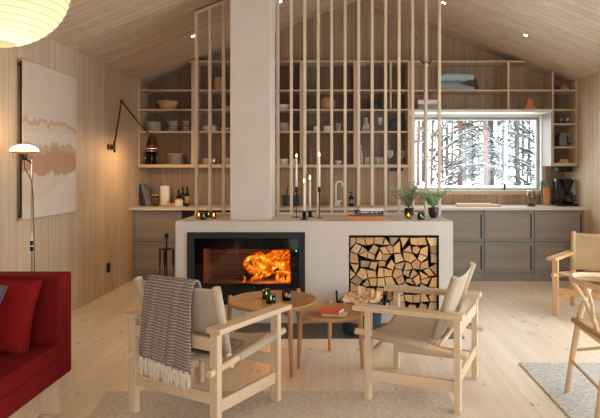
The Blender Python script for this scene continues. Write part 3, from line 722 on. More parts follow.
# stacked books
g='books stacked on the fireplace'; z=FZ
bk=[('orange',(196,116,52),348.2,384.8,.040,'thick orange book at the bottom of the stack on the fireplace',5.22),
    ('dgrey',(74,78,82),355.5,383.3,.020,'slate grey book, second from the bottom of the fireplace stack',5.25),
    ('black',(36,38,42),354.8,383.2,.021,'black book with pale lettering in the middle of the fireplace stack',5.25),
    ('white',(222,208,196),359.6,383.4,.024,'cream white book, second from the top of the fireplace stack',5.26),
    ('tan',(176,150,128),353.3,382.2,.008,'thin tan booklet on top of the fireplace stack',5.3)]
for nm,c,p0,p1,h,lab,Y in bk:
    w=PX(p1,Y)-PX(p0,Y); u=book(nm,lab,c,w,.20,h,(PX(p0,Y),Y,z),0,group=g)
    if nm=='black':
        tb=MB(); xx=.03; rq=random.Random(8)
        while xx<w-.03:
            ww=rq.uniform(.006,.011); tb.box(xx,xx+ww,-.0012,-.0001,h*.32,h*.68); xx+=ww+(.004 if rq.random()<.8 else .018)
        tb.build('spine_lettering',M['paperwhite'],u)
    z+=h+.0006
u=book('tableorange','orange red hardback book lying on the smaller coffee table',(206,92,46),.155,.115,.024,(PX(318,4.10),4.04,.356+.0105),math.radians(-20),group='books on the coffee table')
u=book('tablewhite','thin white booklet under the orange book on the smaller coffee table',(214,200,182),.165,.10,.009,(PX(322,4.03),3.995,.3568),math.radians(-8),group='books on the coffee table')
# ------------------------------------------------------------------ potted plants
def potted(label,X,Y,r,h,seed,reach,up,lm,taper=.82,legs=False,tall=None,side=0):
    u=thing('potted_plant',label,'plant',(X,Y,FZ),0,'potted plants on the fireplace'); r_=random.Random(seed)
    prof=[(0,0),(r*taper*.8,0),(r*taper,.006),(r*.97,h*.45),(r,h*.9),(r,h),(r-.006,h),(r-.008,h-.015),(0,h-.015)] if not legs else [(0,.02),(r*.93,.02),(r,.03),(r,h),(r-.006,h),(r-.008,h-.012),(0,h-.012)]
    MB().lathe(prof,28).build('pot',M['blackmatte'] if legs else plain('black ceramic',(34,33,34),.3),u)
    if legs:
        for a in (30,150,270):
            a=math.radians(a); MB().tube([(r*.95*math.cos(a),r*.95*math.sin(a),h*.7),(r*1.02*math.cos(a),r*1.02*math.sin(a),0)],.004,8).build('pot_leg',M['black'],u)
    MB().lathe([(0,h-.014),(r-.01,h-.014),(r-.01,h-.009),(0,h-.006)],18).build('soil',M['soil'],u)
    st=MB(); lf=MB()
    for k in range(24):
        a=2*PI*k/24*1.0+r_.uniform(-.3,.3); L=r_.uniform(.5,1)*up; out=r_.uniform(.25,1)*reach
        if tall and k<2: L=tall[0]*(1-.15*k); out=reach*.95; a=tall[1]
        ex=math.cos(a)*out+side*.02; ey=math.sin(a)*out*.6
        pts=[]
        for i in range(9):
            t=i/8; pts.append(Vector((ex*t**1.4,ey*t**1.4,h-.01+L*(t-.35*t*t*(out/reach)))))
        st.tube(pts,[.0018]*8+[.0008],5)
        for i in range(1,9):
            for s in (-1,1):
                p=pts[i]; dd=(pts[i]-pts[i-1]).normalized(); side_=dd.cross(Vector((r_.uniform(-.5,.5),r_.uniform(-.5,.5),1))).normalized()
                dl=(side_*s+dd*.7+Vector((0,0,r_.uniform(-.3,.3)))).normalized(); ll=r_.uniform(.032,.052)*(1.15-.05*i); ww=ll*.42
                nn=dl.cross(Vector((0,0,1)) if abs(dl.z)<.9 else Vector((1,0,0))).normalized(); up_=nn.cross(dl)*.25
                a0=p; m1=p+dl*ll*.5+nn*ww+up_*ww; m2=p+dl*ll*.5-nn*ww+up_*ww; e=p+dl*ll
                lf.add([a0,m1,e,m2],[(0,1,2,3)],0,False)
    st.build('stem',M['stem'],u); lf.build('foliage',lm,u,fixn=False)
potted('bushy grey green fern in a black pot on little legs, nearer the stacked books',PX(409,5.64),5.64,.045,.085,2,.19,.285,M['leaf'],legs=True)
potted('leafy plant in a rounded black bowl pot at the right end of the fireplace',PX(433.5,5.52),5.52,.051,.10,9,.18,.215,M['leaf2'],taper=.6,tall=(.30,-.2),side=-1)
# ------------------------------------------------------------------ wood basket, fire tools
PXc=(PX(361.5,4.9),4.9)
u=thing('log_bucket','slate blue metal bucket full of kindling on the hearth','bucket',(PXc[0],PXc[1],.0085))
bm=plain('slate blue enamel',(58,70,80),.45)
MB().lathe([(0,0),(.145,0),(.155,.006),(.183,.262),(.186,.266),(.181,.266),(.151,.012),(0,.010)],40).build('body',bm,u)
for s in (-1,1):
    MB().tube([(s*.182,-.035,.20),(s*.205,-.03,.255),(s*.21,0,.33),(s*.205,.03,.255),(s*.182,.035,.20)],.009,8).build('handle',M['black'],u)
    MB().box(min(s*.178,s*.192),max(s*.178,s*.192),-.03,.03,.17,.25).build('bracket',M['black'],u)
M['kindling']=wood('split kindling',(214,172,122),(238,204,158),'X',fine=26)
r_=random.Random(12)
# bed of lying kindling on the rim level, a few sticks standing on end
KS=[]
for row,(yy,zz) in enumerate(((-.095,.258),(-.03,.270),(.045,.280),(.11,.290))):
    xs_=(-.125,-.055,.02,.09,.145) if row%2==0 else (-.14,-.085,-.015,.06,.125)
    for c,xo in enumerate(xs_):
        if math.hypot(xo,yy)>.165: continue
        KS.append((xo,yy,zz,row,c))
for k,(xo,yy,zz,row,c) in enumerate(KS):
    w=r_.uniform(.046,.062); hh_=r_.uniform(.034,.046); L=r_.uniform(.14,.18)
    b=MB().prism([(-w/2,-hh_/2),(w/2,-hh_/2),(w/2*.9,hh_/2*r_.uniform(.5,1)),(-w/2*.8,hh_/2)],-.03,.03+.01,0,'Y')
    o=b.build('kindling_stick',M['kindling'],None,(PXc[0]+xo,PXc[1]+yy,zz),(r_.uniform(-.15,.1),r_.uniform(-.18,.18),r_.uniform(-.5,.5)),bevel=.002,seg=1)
    tag(o,'pale split kindling block heaped in the slate blue bucket on the hearth','firewood','kindling blocks in the bucket')
for (xo,yy,tp,ly) in ((.13,-.04,.345,.1),(.10,.03,.35,-.06),(.155,.02,.33,.16),(-.03,.06,.375,.04)):
    o=MB().box(-.013,.013,-.016,.016,0,tp-.2).build('kindling_stick',M['kindling'],None,(PXc[0]+xo*.85,PXc[1]+yy,.2),(.05,ly,r_.uniform(0,1)),bevel=.002,seg=1)
    tag(o,'pale kindling stick standing on end in the slate blue bucket','firewood','upright kindling in the bucket')
tx,ty=PX(166.5,5.45),5.45
u=thing('fire_tool_stand','black fire tool stand at the left end of the fireplace','fire tools',(tx,ty,0))
MB().lathe([(0,0),(.085,0),(.085,.008),(.012,.014),(0,.014)],24).build('base',M['black'],u)
MB().tube([(0,0,.01),(0,0,.72)],.008,10).build('pole',M['black'],u)
MB().lathe([(0,.715),(.012,.72),(.02,.737),(.02,.75),(.012,.765),(0,.77)],14).build('knob',M['black'],u)
MB().tube([(.05*math.cos(a*PI/8),.05*math.sin(a*PI/8),.62) for a in range(16)],.005,8,closed=True).build('hook_ring',M['black'],u)
MB().bar((-.05,0,.62),(.05,0,.62),.008,.008).build('cross_arm',M['black'],u)
for i,(dx,dy,lab,nm) in enumerate(((-.062,0,'fire brush hanging at the left of the tool stand','brush'),(.062,.0,'ash shovel hanging at the right of the tool stand','shovel'),(0,-.064,'poker hanging in front of the tool stand','poker'))):
    q=thing('fire_'+nm,lab,'fire tool',(tx+dx,ty+dy,0))
    MB().tube([(0,0,.22),(0,0,.60)],.0045,8).build('shaft',M['black'],q)
    MB().tube([(0,0,.46),(0,0,.60),(0,0,.63)],[.009,.011,.006],10).build('grip',M['black'] if i else M['bronze'],q)
    if nm=='brush': MB().lathe([(0,.08),(.03,.08),(.026,.2),(.012,.23),(0,.23)],16).build('bristles',plain('bristles',(70,48,34),.95),q)
    elif nm=='shovel': MB().box(-.035,.035,-.006,.002,.08,.22).box(-.035,-.031,-.02,.002,.08,.2).box(.031,.035,-.02,.002,.08,.2).build('blade',M['black'],q)
    else: MB().tube([(0,0,.24),(0,0,.10),(.012,0,.085),(.022,0,.10)],[.0045,.0045,.004,.002],8).build('hook',M['black'],q)
# ------------------------------------------------------------------ rugs
def rugmat(name,ca,cb,cc,sx,sy,th):
    t=NT(name); v=t.coord(); 
    n=t.noise(t.mapping(v,scale=(sx,sy,1)),1,3,.6); k=t.noise(t.mapping(v,scale=(38,150,1)),1,2); g=t.noise(v,1.3,2)
    c=t.mix(t.ramp(n,[(.4,(0,0,0,1)),(.6,(1,1,1,1))]),lin(ca),lin(cb)); c=t.mix(t.math('GREATER_THAN',k,th),c,lin(cc))
    w=t.math('SINE',t.math('MULTIPLY',t.sep(v)[1],520.0))
    return t.pbr(c,.95,bump=t.math('ADD',k,t.math('MULTIPLY',w,.3)),bs=.5,bd=.005,spec=.1)
def rug(lab,poly,m,grp):
    o=MB().prism(poly,.0005,.009,0,'Z').build('rug',m,bevel=.003,seg=2); return tag(o,lab,'rug',grp)
rug('beige grey woven rug under the two lounge chairs in front',[(-1.12,1.7),(.62,1.7),(.695,3.552),(-1.39,3.552)],rugmat('woven beige rug',(214,198,178),(190,176,158),(226,214,196),30,120,.56),'woven rugs')
rug('grey patterned woven rug at the right edge of the floor',[(1.27,1.7),(3.0,1.7),(3.0,4.08),(1.295,4.08)],rugmat('woven grey rug',(204,198,188),(168,162,154),(222,216,206),12,110,.57),'woven rugs')
# ------------------------------------------------------------------ sofa
u=thing('sofa','bright red wool sofa on a pale wooden base at the left wall','sofa',(0,0,0))
sx0,sx1,sy1=-2.44,-1.487,3.31
B(sx0,sx1-.001,1.35,3.157,.217,.33).build('seat_base',M['red'],u,bevel=.013,seg=3)
B(sx0+.24,sx1+.002,1.37,3.156,.325,.413).build('seat_cushion',M['red'],u,bevel=.016,seg=3)
B(sx0,sx1,3.158,3.31,.217,.782).build('arm',M['red'],u,bevel=.013,seg=3)
B(sx0,sx0+.24,1.36,3.157,.32,.785).build('backrest',M['red'],u,bevel=.016,seg=3)
B(-1.633,-1.535,3.235,3.285,0.001,.219).build('leg',M['chairwoodz'],u,bevel=.003); B(sx0+.05,sx0+.15,3.235,3.285,0,.219).build('leg',M['chairwoodz'],u,bevel=.003)
B(-1.66,-1.63,1.4,3.234,0,.218).build('plinth',M['chairwood'],u)
B(sx0+.06,sx0+.09,1.4,3.234,0,.218).build('plinth',M['chairwood'],u)
def cushion(label,mat,w,h,th,loc,rot,piped=None):
    u=thing('cushion',label,'cushion',loc); u.rotation_euler=rot; n=16
    b=MB()
    for s in (1,-1):
        vs=[];
        for i in range(n+1):
            for j in range(n+1):
                x=(i/n*2-1); y=(j/n*2-1)
                pin=1-.07*(1-abs(x)**2)*(abs(y)**6) ; pin2=1-.07*(1-abs(y)**2)*(abs(x)**6)
                k=((1-x**4)*(1-y**4))**.5 if abs(x)<1 and abs(y)<1 else 0
                vs.append((x*w/2*pin2,s*k*th/2,y*h/2*pin))
        b.add(vs,[(i*(n+1)+j,(i+1)*(n+1)+j,(i+1)*(n+1)+j+1,i*(n+1)+j+1) for i in range(n) for j in range(n)],0,True)
    b.build('cushion_cover',mat,u)
    pts=[]
    for k in range(48):
        t=k/48*4; e=int(t); f=(t-e)*2-1
        x,y=[(f,-1),(1,f),(-f,1),(-1,-f)][e]; pin=1-.07*(1-abs(x)**2)*(abs(y)**6); pin2=1-.07*(1-abs(y)**2)*(abs(x)**6)
        pts.append((x*w/2*pin2,0,y*h/2*pin))
    b=MB().tube(pts,.005,8,closed=True); b.build('piping',piped or mat,u)
    return u
M['red2']=fabric('bright red linen',(142,24,23),(108,13,12),scale=260,mott=.12)
cushion('bright red square cushion leaning on the sofa seat',M['red2'],.47,.40,.13,(-1.80,3.03,.600),(math.radians(-9),math.radians(7),math.radians(6)))
cushion('grey cushion at the left edge of the frame on the red sofa',M['greyfab'],.40,.44,.12,(-1.75,2.63,.655),(math.radians(-8),math.radians(14),math.radians(6)))
# ------------------------------------------------------------------ textile
def textile():
    t=NT('landscape weaving'); v=t.coord(); x=t.sep(v)
    yy=t.math('DIVIDE',t.math('SUBTRACT',x[1],4.606),.946); zz=t.math('DIVIDE',t.math('SUBTRACT',x[2],.963),1.273)
    n=t.noise(t.comb(t.math('MULTIPLY',x[1],5.0),0,t.math('MULTIPLY',x[2],2.2)),1.0,5,.6)
    n2=t.noise(t.comb(t.math('MULTIPLY',x[1],14.0),2,t.math('MULTIPLY',x[2],9)),1.0,3,.6)
    q=t.math('ADD',zz,t.math('MULTIPLY',t.math('SUBTRACT',n,.5),.22)); q=t.math('ADD',q,t.math('MULTIPLY',t.math('SUBTRACT',n2,.5),.06))
    cream=lin((204,188,170)); peach=lin((196,158,130)); rust=lin((182,136,106)); tan=lin((208,188,164)); pale=lin((212,197,180)); gb=lin((204,190,172))
    c=t.ramp(q,[(0,pale),(.10,tan),(.285,rust),(.43,peach),(.47,pale),(.55,tan),(.60,peach),(.635,gb),(.66,cream)],'CONSTANT')
    # pale diagonal slope in the lower right
    dg=t.math('SUBTRACT',t.math('ADD',.0,t.math('MULTIPLY',yy,.30)),t.math('ADD',zz,t.math('MULTIPLY',t.math('SUBTRACT',n2,.5),.04)))
    c=t.mix(t.math('GREATER_THAN',dg,-.02),c,pale)
    w=t.noise(v,500,2); k=t.math('ADD',.9,t.math('MULTIPLY',w,.2)); c=t.mix(1.0,c,t.comb(k,k,k),'MULTIPLY')
    w2=t.noise(v,9,4,.6); c=t.mix(t.math('MULTIPLY',w2,.25),c,cream)
    return t.pbr(c,.95,bump=w,bs=.3,bd=.002,spec=.1)
u=thing('wall_textile','cream and rust woven landscape wall hanging on the left wall','wall hanging')
B(XL+.045,XL+.053,4.606,5.552,.965,2.236).build('cloth',textile(),u)
for z in (2.232,.969): MB().tube([(XL+.042,4.588,z),(XL+.042,5.57,z)],.010,12).build('wooden_rod',M['bowlwood'],u)
B(XL+.028,XL+.044,4.608,4.62,.975,2.22).build('mounting_frame',M['blackmatte'],u); B(XL+.002,XL+.03,5.52,5.545,.975,2.22).build('mounting_frame',M['blackmatte'],u)
for z in (2.20,.99): B(XL+.002,XL+.03,4.63,5.52,z-.008,z+.008).build('mounting_batten',M['blackmatte'],u)
# ------------------------------------------------------------------ wall socket
o=B(XL+.001,XL+.016,PX(0,1)*0+6.43,6.51,.225,.33).build('wall_socket',M['black'],bevel=.01,seg=3); tag(o,'black wall socket low on the left boarded wall','socket')
# ------------------------------------------------------------------ floor lamp
LX,LY=PX(31.8,4.3),4.3
u=thing('floor_lamp','slim floor lamp with a glowing round head behind the sofa','floor lamp',(LX,LY,0))
MB().lathe([(0,0),(.10,0),(.10,.03),(.03,.04),(0,.04)],24).build('base',M['black'],u)
MB().tube([(0,0,.03),(0,0,PZ(160,LY))],.006,10).build('pole',M['steel'],u)
hx=PX(24.3,LY)-LX; hz=PZ(151,LY)
MB().tube([(0,0,PZ(163,LY)),(hx*.5,0,PZ(160,LY)),(hx,0,PZ(158.5,LY))],.008,8).build('arm',M['black'],u)
MB().lathe([(0,0),(.018,0),(.018,.03),(.03,.045),(0,.045)],16,c=(hx,0,PZ(160,LY))).build('socket',M['black'],u)
MB().lathe([(.0,-.004),(.09,-.004),(.098,0),(.095,.014),(.068,.036),(.03,.048),(0,.05)],36,c=(hx,0,hz)).build('lamp_bulb',emis('floor lamp glow',(255,222,170),4),u)
MB().lathe([(.084,-.014),(.096,-.011),(.099,-.004),(.09,-.006),(.084,-.014)],36,c=(hx,0,hz),cap=False).build('reflector_rim',M['brass'],u)
for k in range(6):
    a=k*PI/3; MB().tube([(hx+.088*math.cos(a),.088*math.sin(a),hz-.01),(hx+.085*math.cos(a),.085*math.sin(a),hz-.045),(hx+.02*math.cos(a),.02*math.sin(a),hz-.055)],.002,5).build('cage_wire',M['brass'],u)
cb=[(25,160),(25.5,168),(29,174),(32.5,181),(34,195),(34.6,220),(35,250),(35.3,273),(35.5,330),(36,400)]
MB().tube([(PX(p,LY)-LX,-.012,max(.012,PZ(q,LY))) for p,q in cb],.0032,6).build('cable',M['black'],u)
for q in (243,249): MB().lathe([(0,-.018),(.011,-.016),(.011,.016),(0,.018)],12,c=(0,-.002,PZ(q,LY))).build('cable_clip',M['black'],u)
# ------------------------------------------------------------------ wall lamp
WY=6.5
u=thing('wall_lamp','dark bronze jointed wall lamp with a bell shade on the left wall','wall lamp')
pm=Vector((XL+.055,6.52,PZ(147,6.5))); el=Vector((PX(121.5,6.56),6.56,PZ(101,6.56))); jt=Vector((PX(141.5,6.6),6.6,PZ(126.5,6.6))); hd=Vector((PX(148.5,6.62),6.62,PZ(133,6.62)))
MB().box(XL+.001,XL+.02,6.44,6.58,pm.z-.03,pm.z+.03).box(XL+.02,XL+.062,6.49,6.51,pm.z-.012,pm.z+.012).build('wall_bracket',M['bronze'],u,bevel=.004)
MB().tube([pm-Vector((0,0,.06)),pm+Vector((0,0,.07))],.013,12).build('pivot',M['bronze'],u)
MB().tube([pm+Vector((0,0,.03)),el],.0085,8).build('lower_arm',M['bronze'],u)
pts=[]
for i in range(40):
    t=i/39; p=(pm+Vector((0,0,.03))).lerp(el,t); pts.append(p+Vector((.011*math.cos(t*60),.011*math.sin(t*60),0)))
MB().tube(pts,.0028,5).build('cord',M['black'],u)
MB().lathe([(0,-.018),(.016,-.012),(.018,0),(.016,.012),(0,.018)],14,c=el).build('elbow_joint',M['bronze'],u)
MB().tube([el,jt,hd],.0085,8).build('upper_arm',M['bronze'],u)
MB().lathe([(0,-.012),(.012,-.008),(.012,.008),(0,.012)],12,c=jt).build('brass_joint',M['brass'],u)
sx_,sy_=PX(152,6.62),6.62; zt=PZ(135,6.62); zb=PZ(148.5,6.62)
MB().tube([hd,Vector((sx_,sy_,zt))],.007,8).build('swivel',M['brass'],u)
hh=zt-zb
def ambershade():
    t=NT('amber glass shade'); p=t.n('ShaderNodeBsdfPrincipled'); p.inputs['Base Color'].default_value=lin((84,42,20)); p.inputs['Roughness'].default_value=.25; p.inputs['Metallic'].default_value=.3
    t.l(p.outputs[0],t.out.inputs[0]); return t.m
MB().lathe([(.068,-hh),(.070,-hh+.004),(.064,-hh*.62),(.048,-hh*.30),(.022,-.012),(.016,.02),(.012,.022),(.018,-.014),(.044,-hh*.33),(.060,-hh*.64),(.066,-hh),(.068,-hh)],28,c=(sx_,sy_,zt),cap=False).build('lamp_shade',ambershade(),u)
MB().lathe([(0,-.022),(.016,-.018),(.022,0),(.016,.016),(0,.022)],14,c=(sx_,sy_,zb+.028)).build('bulb',emis('wall lamp bulb',(255,180,90),18),u)
# ------------------------------------------------------------------ paper lantern
LnX,LnY,LnZ=PX(-8,2.6),2.6,PZ(-15.7,2.6); a_,b_=.322,.274
u=thing('paper_lantern','large glowing ribbed paper lantern hanging at the top left','pendant lamp',(LnX,LnY,LnZ))
def lanternmat():
    t=NT('glowing rice paper'); v=t.coord(); n=t.noise(v,5,4,.6); 
    e=t.n('ShaderNodeBsdfTranslucent'); t.l(t.mix(n,lin((196,182,160)),lin((236,228,214))),e.inputs[0])
    p=t.n('ShaderNodeBsdfPrincipled'); p.inputs['Base Color'].default_value=lin((150,138,118)); p.inputs['Roughness'].default_value=.8
    ad=t.n('ShaderNodeAddShader'); t.l(e.outputs[0],ad.inputs[0]); t.l(p.outputs[0],ad.inputs[1]); t.l(ad.outputs[0],t.out.inputs[0]); return t.m
prof=[]
NR=22
for i in range(NR*4+1):
    th=-PI/2+.30+(PI-.6)*i/(NR*4); sc_=1-.012*abs(math.sin(i/4*PI)); prof.append((a_*math.cos(th)*sc_,b_*math.sin(th)))
prof=[(r,z) for r,z in prof]
b=MB(); n=64; vs=[(r*math.cos(2*PI*k/n),r*math.sin(2*PI*k/n),z) for r,z in prof for k in range(n)]
b.add(vs,[(i*n+k,i*n+(k+1)%n,(i+1)*n+(k+1)%n,(i+1)*n+k) for i in range(len(prof)-1) for k in range(n)],0,True)
b.build('paper_shade',lanternmat(),u)
rm=plain('bamboo rib',(224,192,142),.6)
for i in range(NR+1):
    th=-PI/2+.30+(PI-.6)*i/NR; r=a_*math.cos(th); z=b_*math.sin(th)
    MB().tube([(r*1.001*math.cos(k*PI/24),r*1.001*math.sin(k*PI/24),z) for k in range(48)],.0016,5,closed=True).build('rib',rm,u)
MB().tube([(0,0,b_*.9),(0,0,ceil(LnX)-LnZ)],.003,6).build('cord',M['black'],u)
MB().bar((-.11,0,b_*.953),(.11,0,b_*.953),.006,.006).build('hanger_wire',M['black'],u)
MB().lathe([(0,-.05),(.03,-.03),(.035,0),(.025,.03),(.015,.06),(.015,b_*.93),(0,b_*.93)],16,c=(0,0,0)).build('bulb_holder',M['whitepaint'],u)
# ------------------------------------------------------------------ dining (wishbone style) chair
u=thing('dining_chair','curved back wooden dining chair with woven cord seat at the right edge','dining chair',(0,0,0)); LF=M['oakz']
cpaint=wood('light oiled oak',(200,164,122),(220,188,148),'Z',fine=30)
def P3(px,py,Y): return Vector((PX(px,Y),Y,PZ(py,Y)))
yb,yc,ya=3.53,3.28,3.04
dy=Vector((0,ya-yb,0))
farl=[Vector((PX(566.5,yb),yb,.009)),P3(573.5,350,yb),P3(579.5,318,yb),P3(584.5,300,yb+.01),P3(590.5,287,yb+.02)]
nearl=[p+dy+Vector((-.045,0,0)) for p in farl]
for q in (farl,nearl): MB().tube(q,[.013,.018,.019,.016,.012],12).build('leg',cpaint,u)
for Y in (yb-.05,ya+.05)[::1]:
    MB().tube([Vector((1.86,Y,.009)),Vector((1.84,Y,.25)),Vector((1.82,Y,.44))],[.012,.017,.018],12).build('leg',cpaint,u)
def bez(pts,n):
    out=[]
    m=len(pts)-1
    for i in range(m):
        p0=pts[max(i-1,0)];p1=pts[i];p2=pts[i+1];p3=pts[min(i+2,m)]
        for k in range(n):
            t=k/n; out.append(.5*((2*p1)+(-p0+p2)*t+(2*p0-5*p1+4*p2-p3)*t*t+(-p0+3*p1-3*p2+p3)*t**3))
    out.append(pts[-1]); return out
rail=[Vector((1.74,3.60,.70)),Vector((1.56,3.575,.715)),Vector((1.42,3.47,.728)),Vector((1.355,3.28,.735)),Vector((1.40,3.10,.728)),Vector((1.52,3.00,.715)),Vector((1.72,2.98,.70))]
MB().tube(bez(rail,6),.0155,12).build('top_rail',cpaint,u)
b=MB(); b.tube(bez([Vector((1.485,3.285,.44)),Vector((1.46,3.285,.52)),Vector((1.425,3.33,.62)),Vector((1.372,3.375,.725))],5),[.013]*16,10); b.tube(bez([Vector((1.46,3.28,.50)),Vector((1.43,3.24,.62)),Vector((1.375,3.19,.725))],5),.011,10)
b.build('splat',cpaint,u)
fr=[(1.46,yb-.01),(1.83,yb-.03),(1.83,ya+.03),(1.43,ya+.01)]
b=MB()
for i in range(4):
    p,q=fr[i],fr[(i+1)%4]; b.tube([(p[0],p[1],.432),(q[0],q[1],.432)],.014,10)
b.build('seat_frame',cpaint,u)
def cord():
    t=NT('paper cord'); v=t.coord(); w=t.n('ShaderNodeTexWave',wave_type='BANDS',bands_direction='DIAGONAL'); t.l(v,w.inputs[0]); w.inputs['Scale'].default_value=28
    return t.pbr(t.mix(w.outputs['Fac'],lin((150,108,68)),lin((206,168,118))),.8,bump=w.outputs['Fac'],bs=.5,bd=.004)
def seatf(a,b__):
    x=1.435+.40*a; y=ya-.0+ (yb-ya)*b__; e=min(a,1-a,b__,1-b__); return (x,y,.452-.018*min(1,e*4))
canvas_grid(seatf,10,12).build('seat',cord(),u,solid=.022)
for z,(A,Bq) in ((.30,((farl[1]+Vector((.005,0,0))),Vector((1.83,yb-.05,.31)))),(.22,(farl[0].lerp(farl[1],.75),nearl[0].lerp(nearl[1],.75))),(.30,(nearl[1],Vector((1.83,ya+.05,.31))))):
    MB().tube([A,Bq],.0095,10).build('stretcher',cpaint,u)
# ------------------------------------------------------------------ shelf contents (helpers)
SY=7.60
def bowl(label,px,z,r,h,mat,Y=SY,name='bowl',cat='bowl',group=None):
    o=MB().lathe([(0,0),(r*.45,0),(r*.5,.004),(r*.82,h*.45),(r,h),(r-.004,h),(r*.78,h*.48),(r*.4,.010),(0,.008)],28).build(name,mat,None,(PX(px,Y),Y,z)); return tag(o,label,cat,group)
def stack(px,z,n,r,h,mat,desc,group,Y=SY,name='plate',cat='plate'):
    for k in range(n):
        rr=r*(1-.02*((k*3)%2))
        o=MB().lathe([(0,0),(rr*.55,0),(rr*.6,.003),(rr*.95,h*.62),(rr,h*.9),(rr-.004,h*.9),(rr*.55,.006),(0,.006)],26).build(name,mat,None,(PX(px,Y)+.003*((k*5)%3-1),Y,z+h*k*.995)); 
        pos='bottom' if k==0 else ('top' if k==n-1 else '%s from the bottom'%ORD[k])
        tag(o,'%s, %s'%(desc,pos),cat,group)
def cup(label,px,z,r,h,mat,Y=SY,handle=0,group='cups on the shelves'):
    u=thing('cup',label,'cup',(PX(px,Y),Y,z),0,group)
    MB().lathe([(0,0),(r*.8,0),(r*.92,.006),(r,h*.6),(r,h),(r-.003,h),(r-.004,h*.5),(r*.75,.008),(0,.008)],22).build('body',mat,u)
    if handle: MB().tube([(handle*r*.95,0,h*.8),(handle*r*1.45,0,h*.75),(handle*r*1.5,0,h*.4),(handle*r*.95,0,h*.25)],.004,6).build('handle',mat,u)
    return u
def glass(label,px,z,r,h,Y=SY,group='drinking glasses on the shelves',m='clear_glass'):
    o=MB().lathe([(0,0),(r*.9,0),(r,h),(r-.002,h),(r*.88,.008),(0,.008)],20).build('drinking_glass',M[m],None,(PX(px,Y),Y,z)); return tag(o,label,'glass',group)
def wineglass(label,px,z,r,h,Y=SY):
    u=thing('wine_glass',label,'wine glass',(PX(px,Y),Y,z),0,'stemmed glasses on the shelves')
    MB().lathe([(0,0),(r*.85,0),(r*.8,.003),(.005,.008),(.0035,.02),(.0035,h*.45),(0,h*.45)],18).build('stem',M['clear_glass'],u)
    MB().lathe([(0,h*.44),(r*.5,h*.5),(r,h*.66),(r*.9,h*.9),(r*.78,h),(r*.76,h),(r*.97,h*.66),(r*.48,h*.52),(0,h*.46)],20).build('bowl',M['clear_glass'],u)
Z1,Z2,Z3,Z4=z_a,z_b,z_c,z_bot
bowl('turned wooden bowl alone on the second shelf at the far left',168,Z2,.145,.115,M['bowlwood'])
stack(154,Z3,7,.098,.0185,M['stoneware'],'grey plate in the wide pile beside the lamp shade','plates on the left shelves')
stack(173,Z3,4,.072,.036,M['stoneware_d'],'speckled bowl in the middle pile on the left shelves','bowls in piles',name='bowl',cat='bowl')
stack(186.5,Z3,4,.055,.036,M['stoneware_d'],'small speckled bowl in the narrow pile by the upright','bowls in piles',name='bowl',cat='bowl')
stack(176,Z4,6,.112,.024,M['stoneware_d'],'wide beige plate in the pile on the lowest left shelf','plates on the left shelves')
# french press like dark glass jar under the lamp
u=thing('coffee_press','dark glass coffee press standing under the wall lamp on the bottom shelf','coffee maker',(PX(151.5,7.55),7.55,Z4))
MB().lathe([(0,0),(.078,0),(.078,.008),(.074,.01),(.074,.17),(0,.17)],28).build('beaker',M['blackgloss'],u)
for a in (200,290,340): 
    a=math.radians(a); MB().tube([(.079*math.cos(a),.079*math.sin(a),0),(.079*math.cos(a),.079*math.sin(a),.165)],.003,6).build('frame_bar',M['steel'],u)
MB().lathe([(.078,.165),(.080,.168),(.080,.178),(.03,.19),(.012,.195),(.012,.21),(0,.21)],24).build('lid',M['steel'],u)
o=MB().lathe([(0,0),(.052,0),(.06,.03),(.058,.12),(.05,.175),(.046,.178),(.05,.12),(.05,.03),(0,.01)],28).build('vase',M['bowlwood'],None,(PX(218.5,SY),SY,Z1)); tag(o,'round turned wooden vase on the shelf left of the chimney','vase')
cup('grey cup with handle, third shelf, left of the chimney',207,Z3,.05,.075,M['stoneware'],handle=-1)
cup('pale cup beside the grey cup, third shelf left of the chimney',213.5,Z3,.04,.08,M['stoneware'],handle=1)
bowl('flat beige bowl nearest the chimney on the third shelf',225,Z3,.07,.05,M['stoneware'])
bowl('small wooden dish nearest the chimney on the second shelf',227,Z2,.06,.055,M['bowlwood'])
cup('brown clay mug on the bottom shelf left of the chimney',206.5,Z4,.048,.085,M['terracotta'],handle=-1)
cup('shiny steel mug on the bottom shelf left of the chimney',213.5,Z4,.04,.085,M['steel'],handle=1)
cup('brown clay mug nearest the chimney on the bottom shelf',227,Z4,.045,.09,M['terracotta'])
# right of chimney, unit 3 (left half)
bowl('wide white bowl on the second shelf just right of the chimney',283,Z2,.085,.07,M['porcelain'])
stack(284,Z3,6,.075,.019,M['stoneware'],'grey plate in the pile right of the chimney','plates right of the chimney')
cup('white handled cup on the bottom shelf just right of the chimney',284,Z4,.055,.075,M['porcelain'],handle=1)
cup('white cup behind the leftmost candle flame',294.5,Z4,.045,.075,M['porcelain'])
o=MB().lathe([(0,0),(.05,0),(.085,.03),(.1,.075),(.095,.125),(.06,.165),(.03,.172),(.028,.166),(.05,.155),(.08,.12),(.085,.07),(0,.02)],32).build('vase',M['terracotta'],None,(PX(328,SY),SY,Z2)); tag(o,'round clay ball vase on the second shelf','vase')
cup('small white cup on the third shelf, left of its neighbour',316.5,Z3,.042,.07,M['porcelain'])
cup('small white cup on the third shelf below the clay ball vase',327,Z3,.042,.075,M['porcelain'])
glass('clear drinking glass on the third shelf against the upright',338.5,Z3,.035,.11)
u=thing('bottle','slim brown glass bottle on the bottom shelf above the candles','bottle',(PX(311,SY),SY,Z4))
MB().lathe([(0,0),(.018,0),(.02,.01),(.02,.09),(.008,.125),(.008,.165),(0,.165)],16).build('body',plain('brown clay',(140,112,90),.5),u); MB().lathe([(0,.165),(.009,.165),(.009,.178),(0,.178)],12).build('cork',M['bowlwood'],u)
bowl('small white bowl on the bottom shelf above the kitchen tap',338.5,Z4,.048,.05,M['porcelain'])
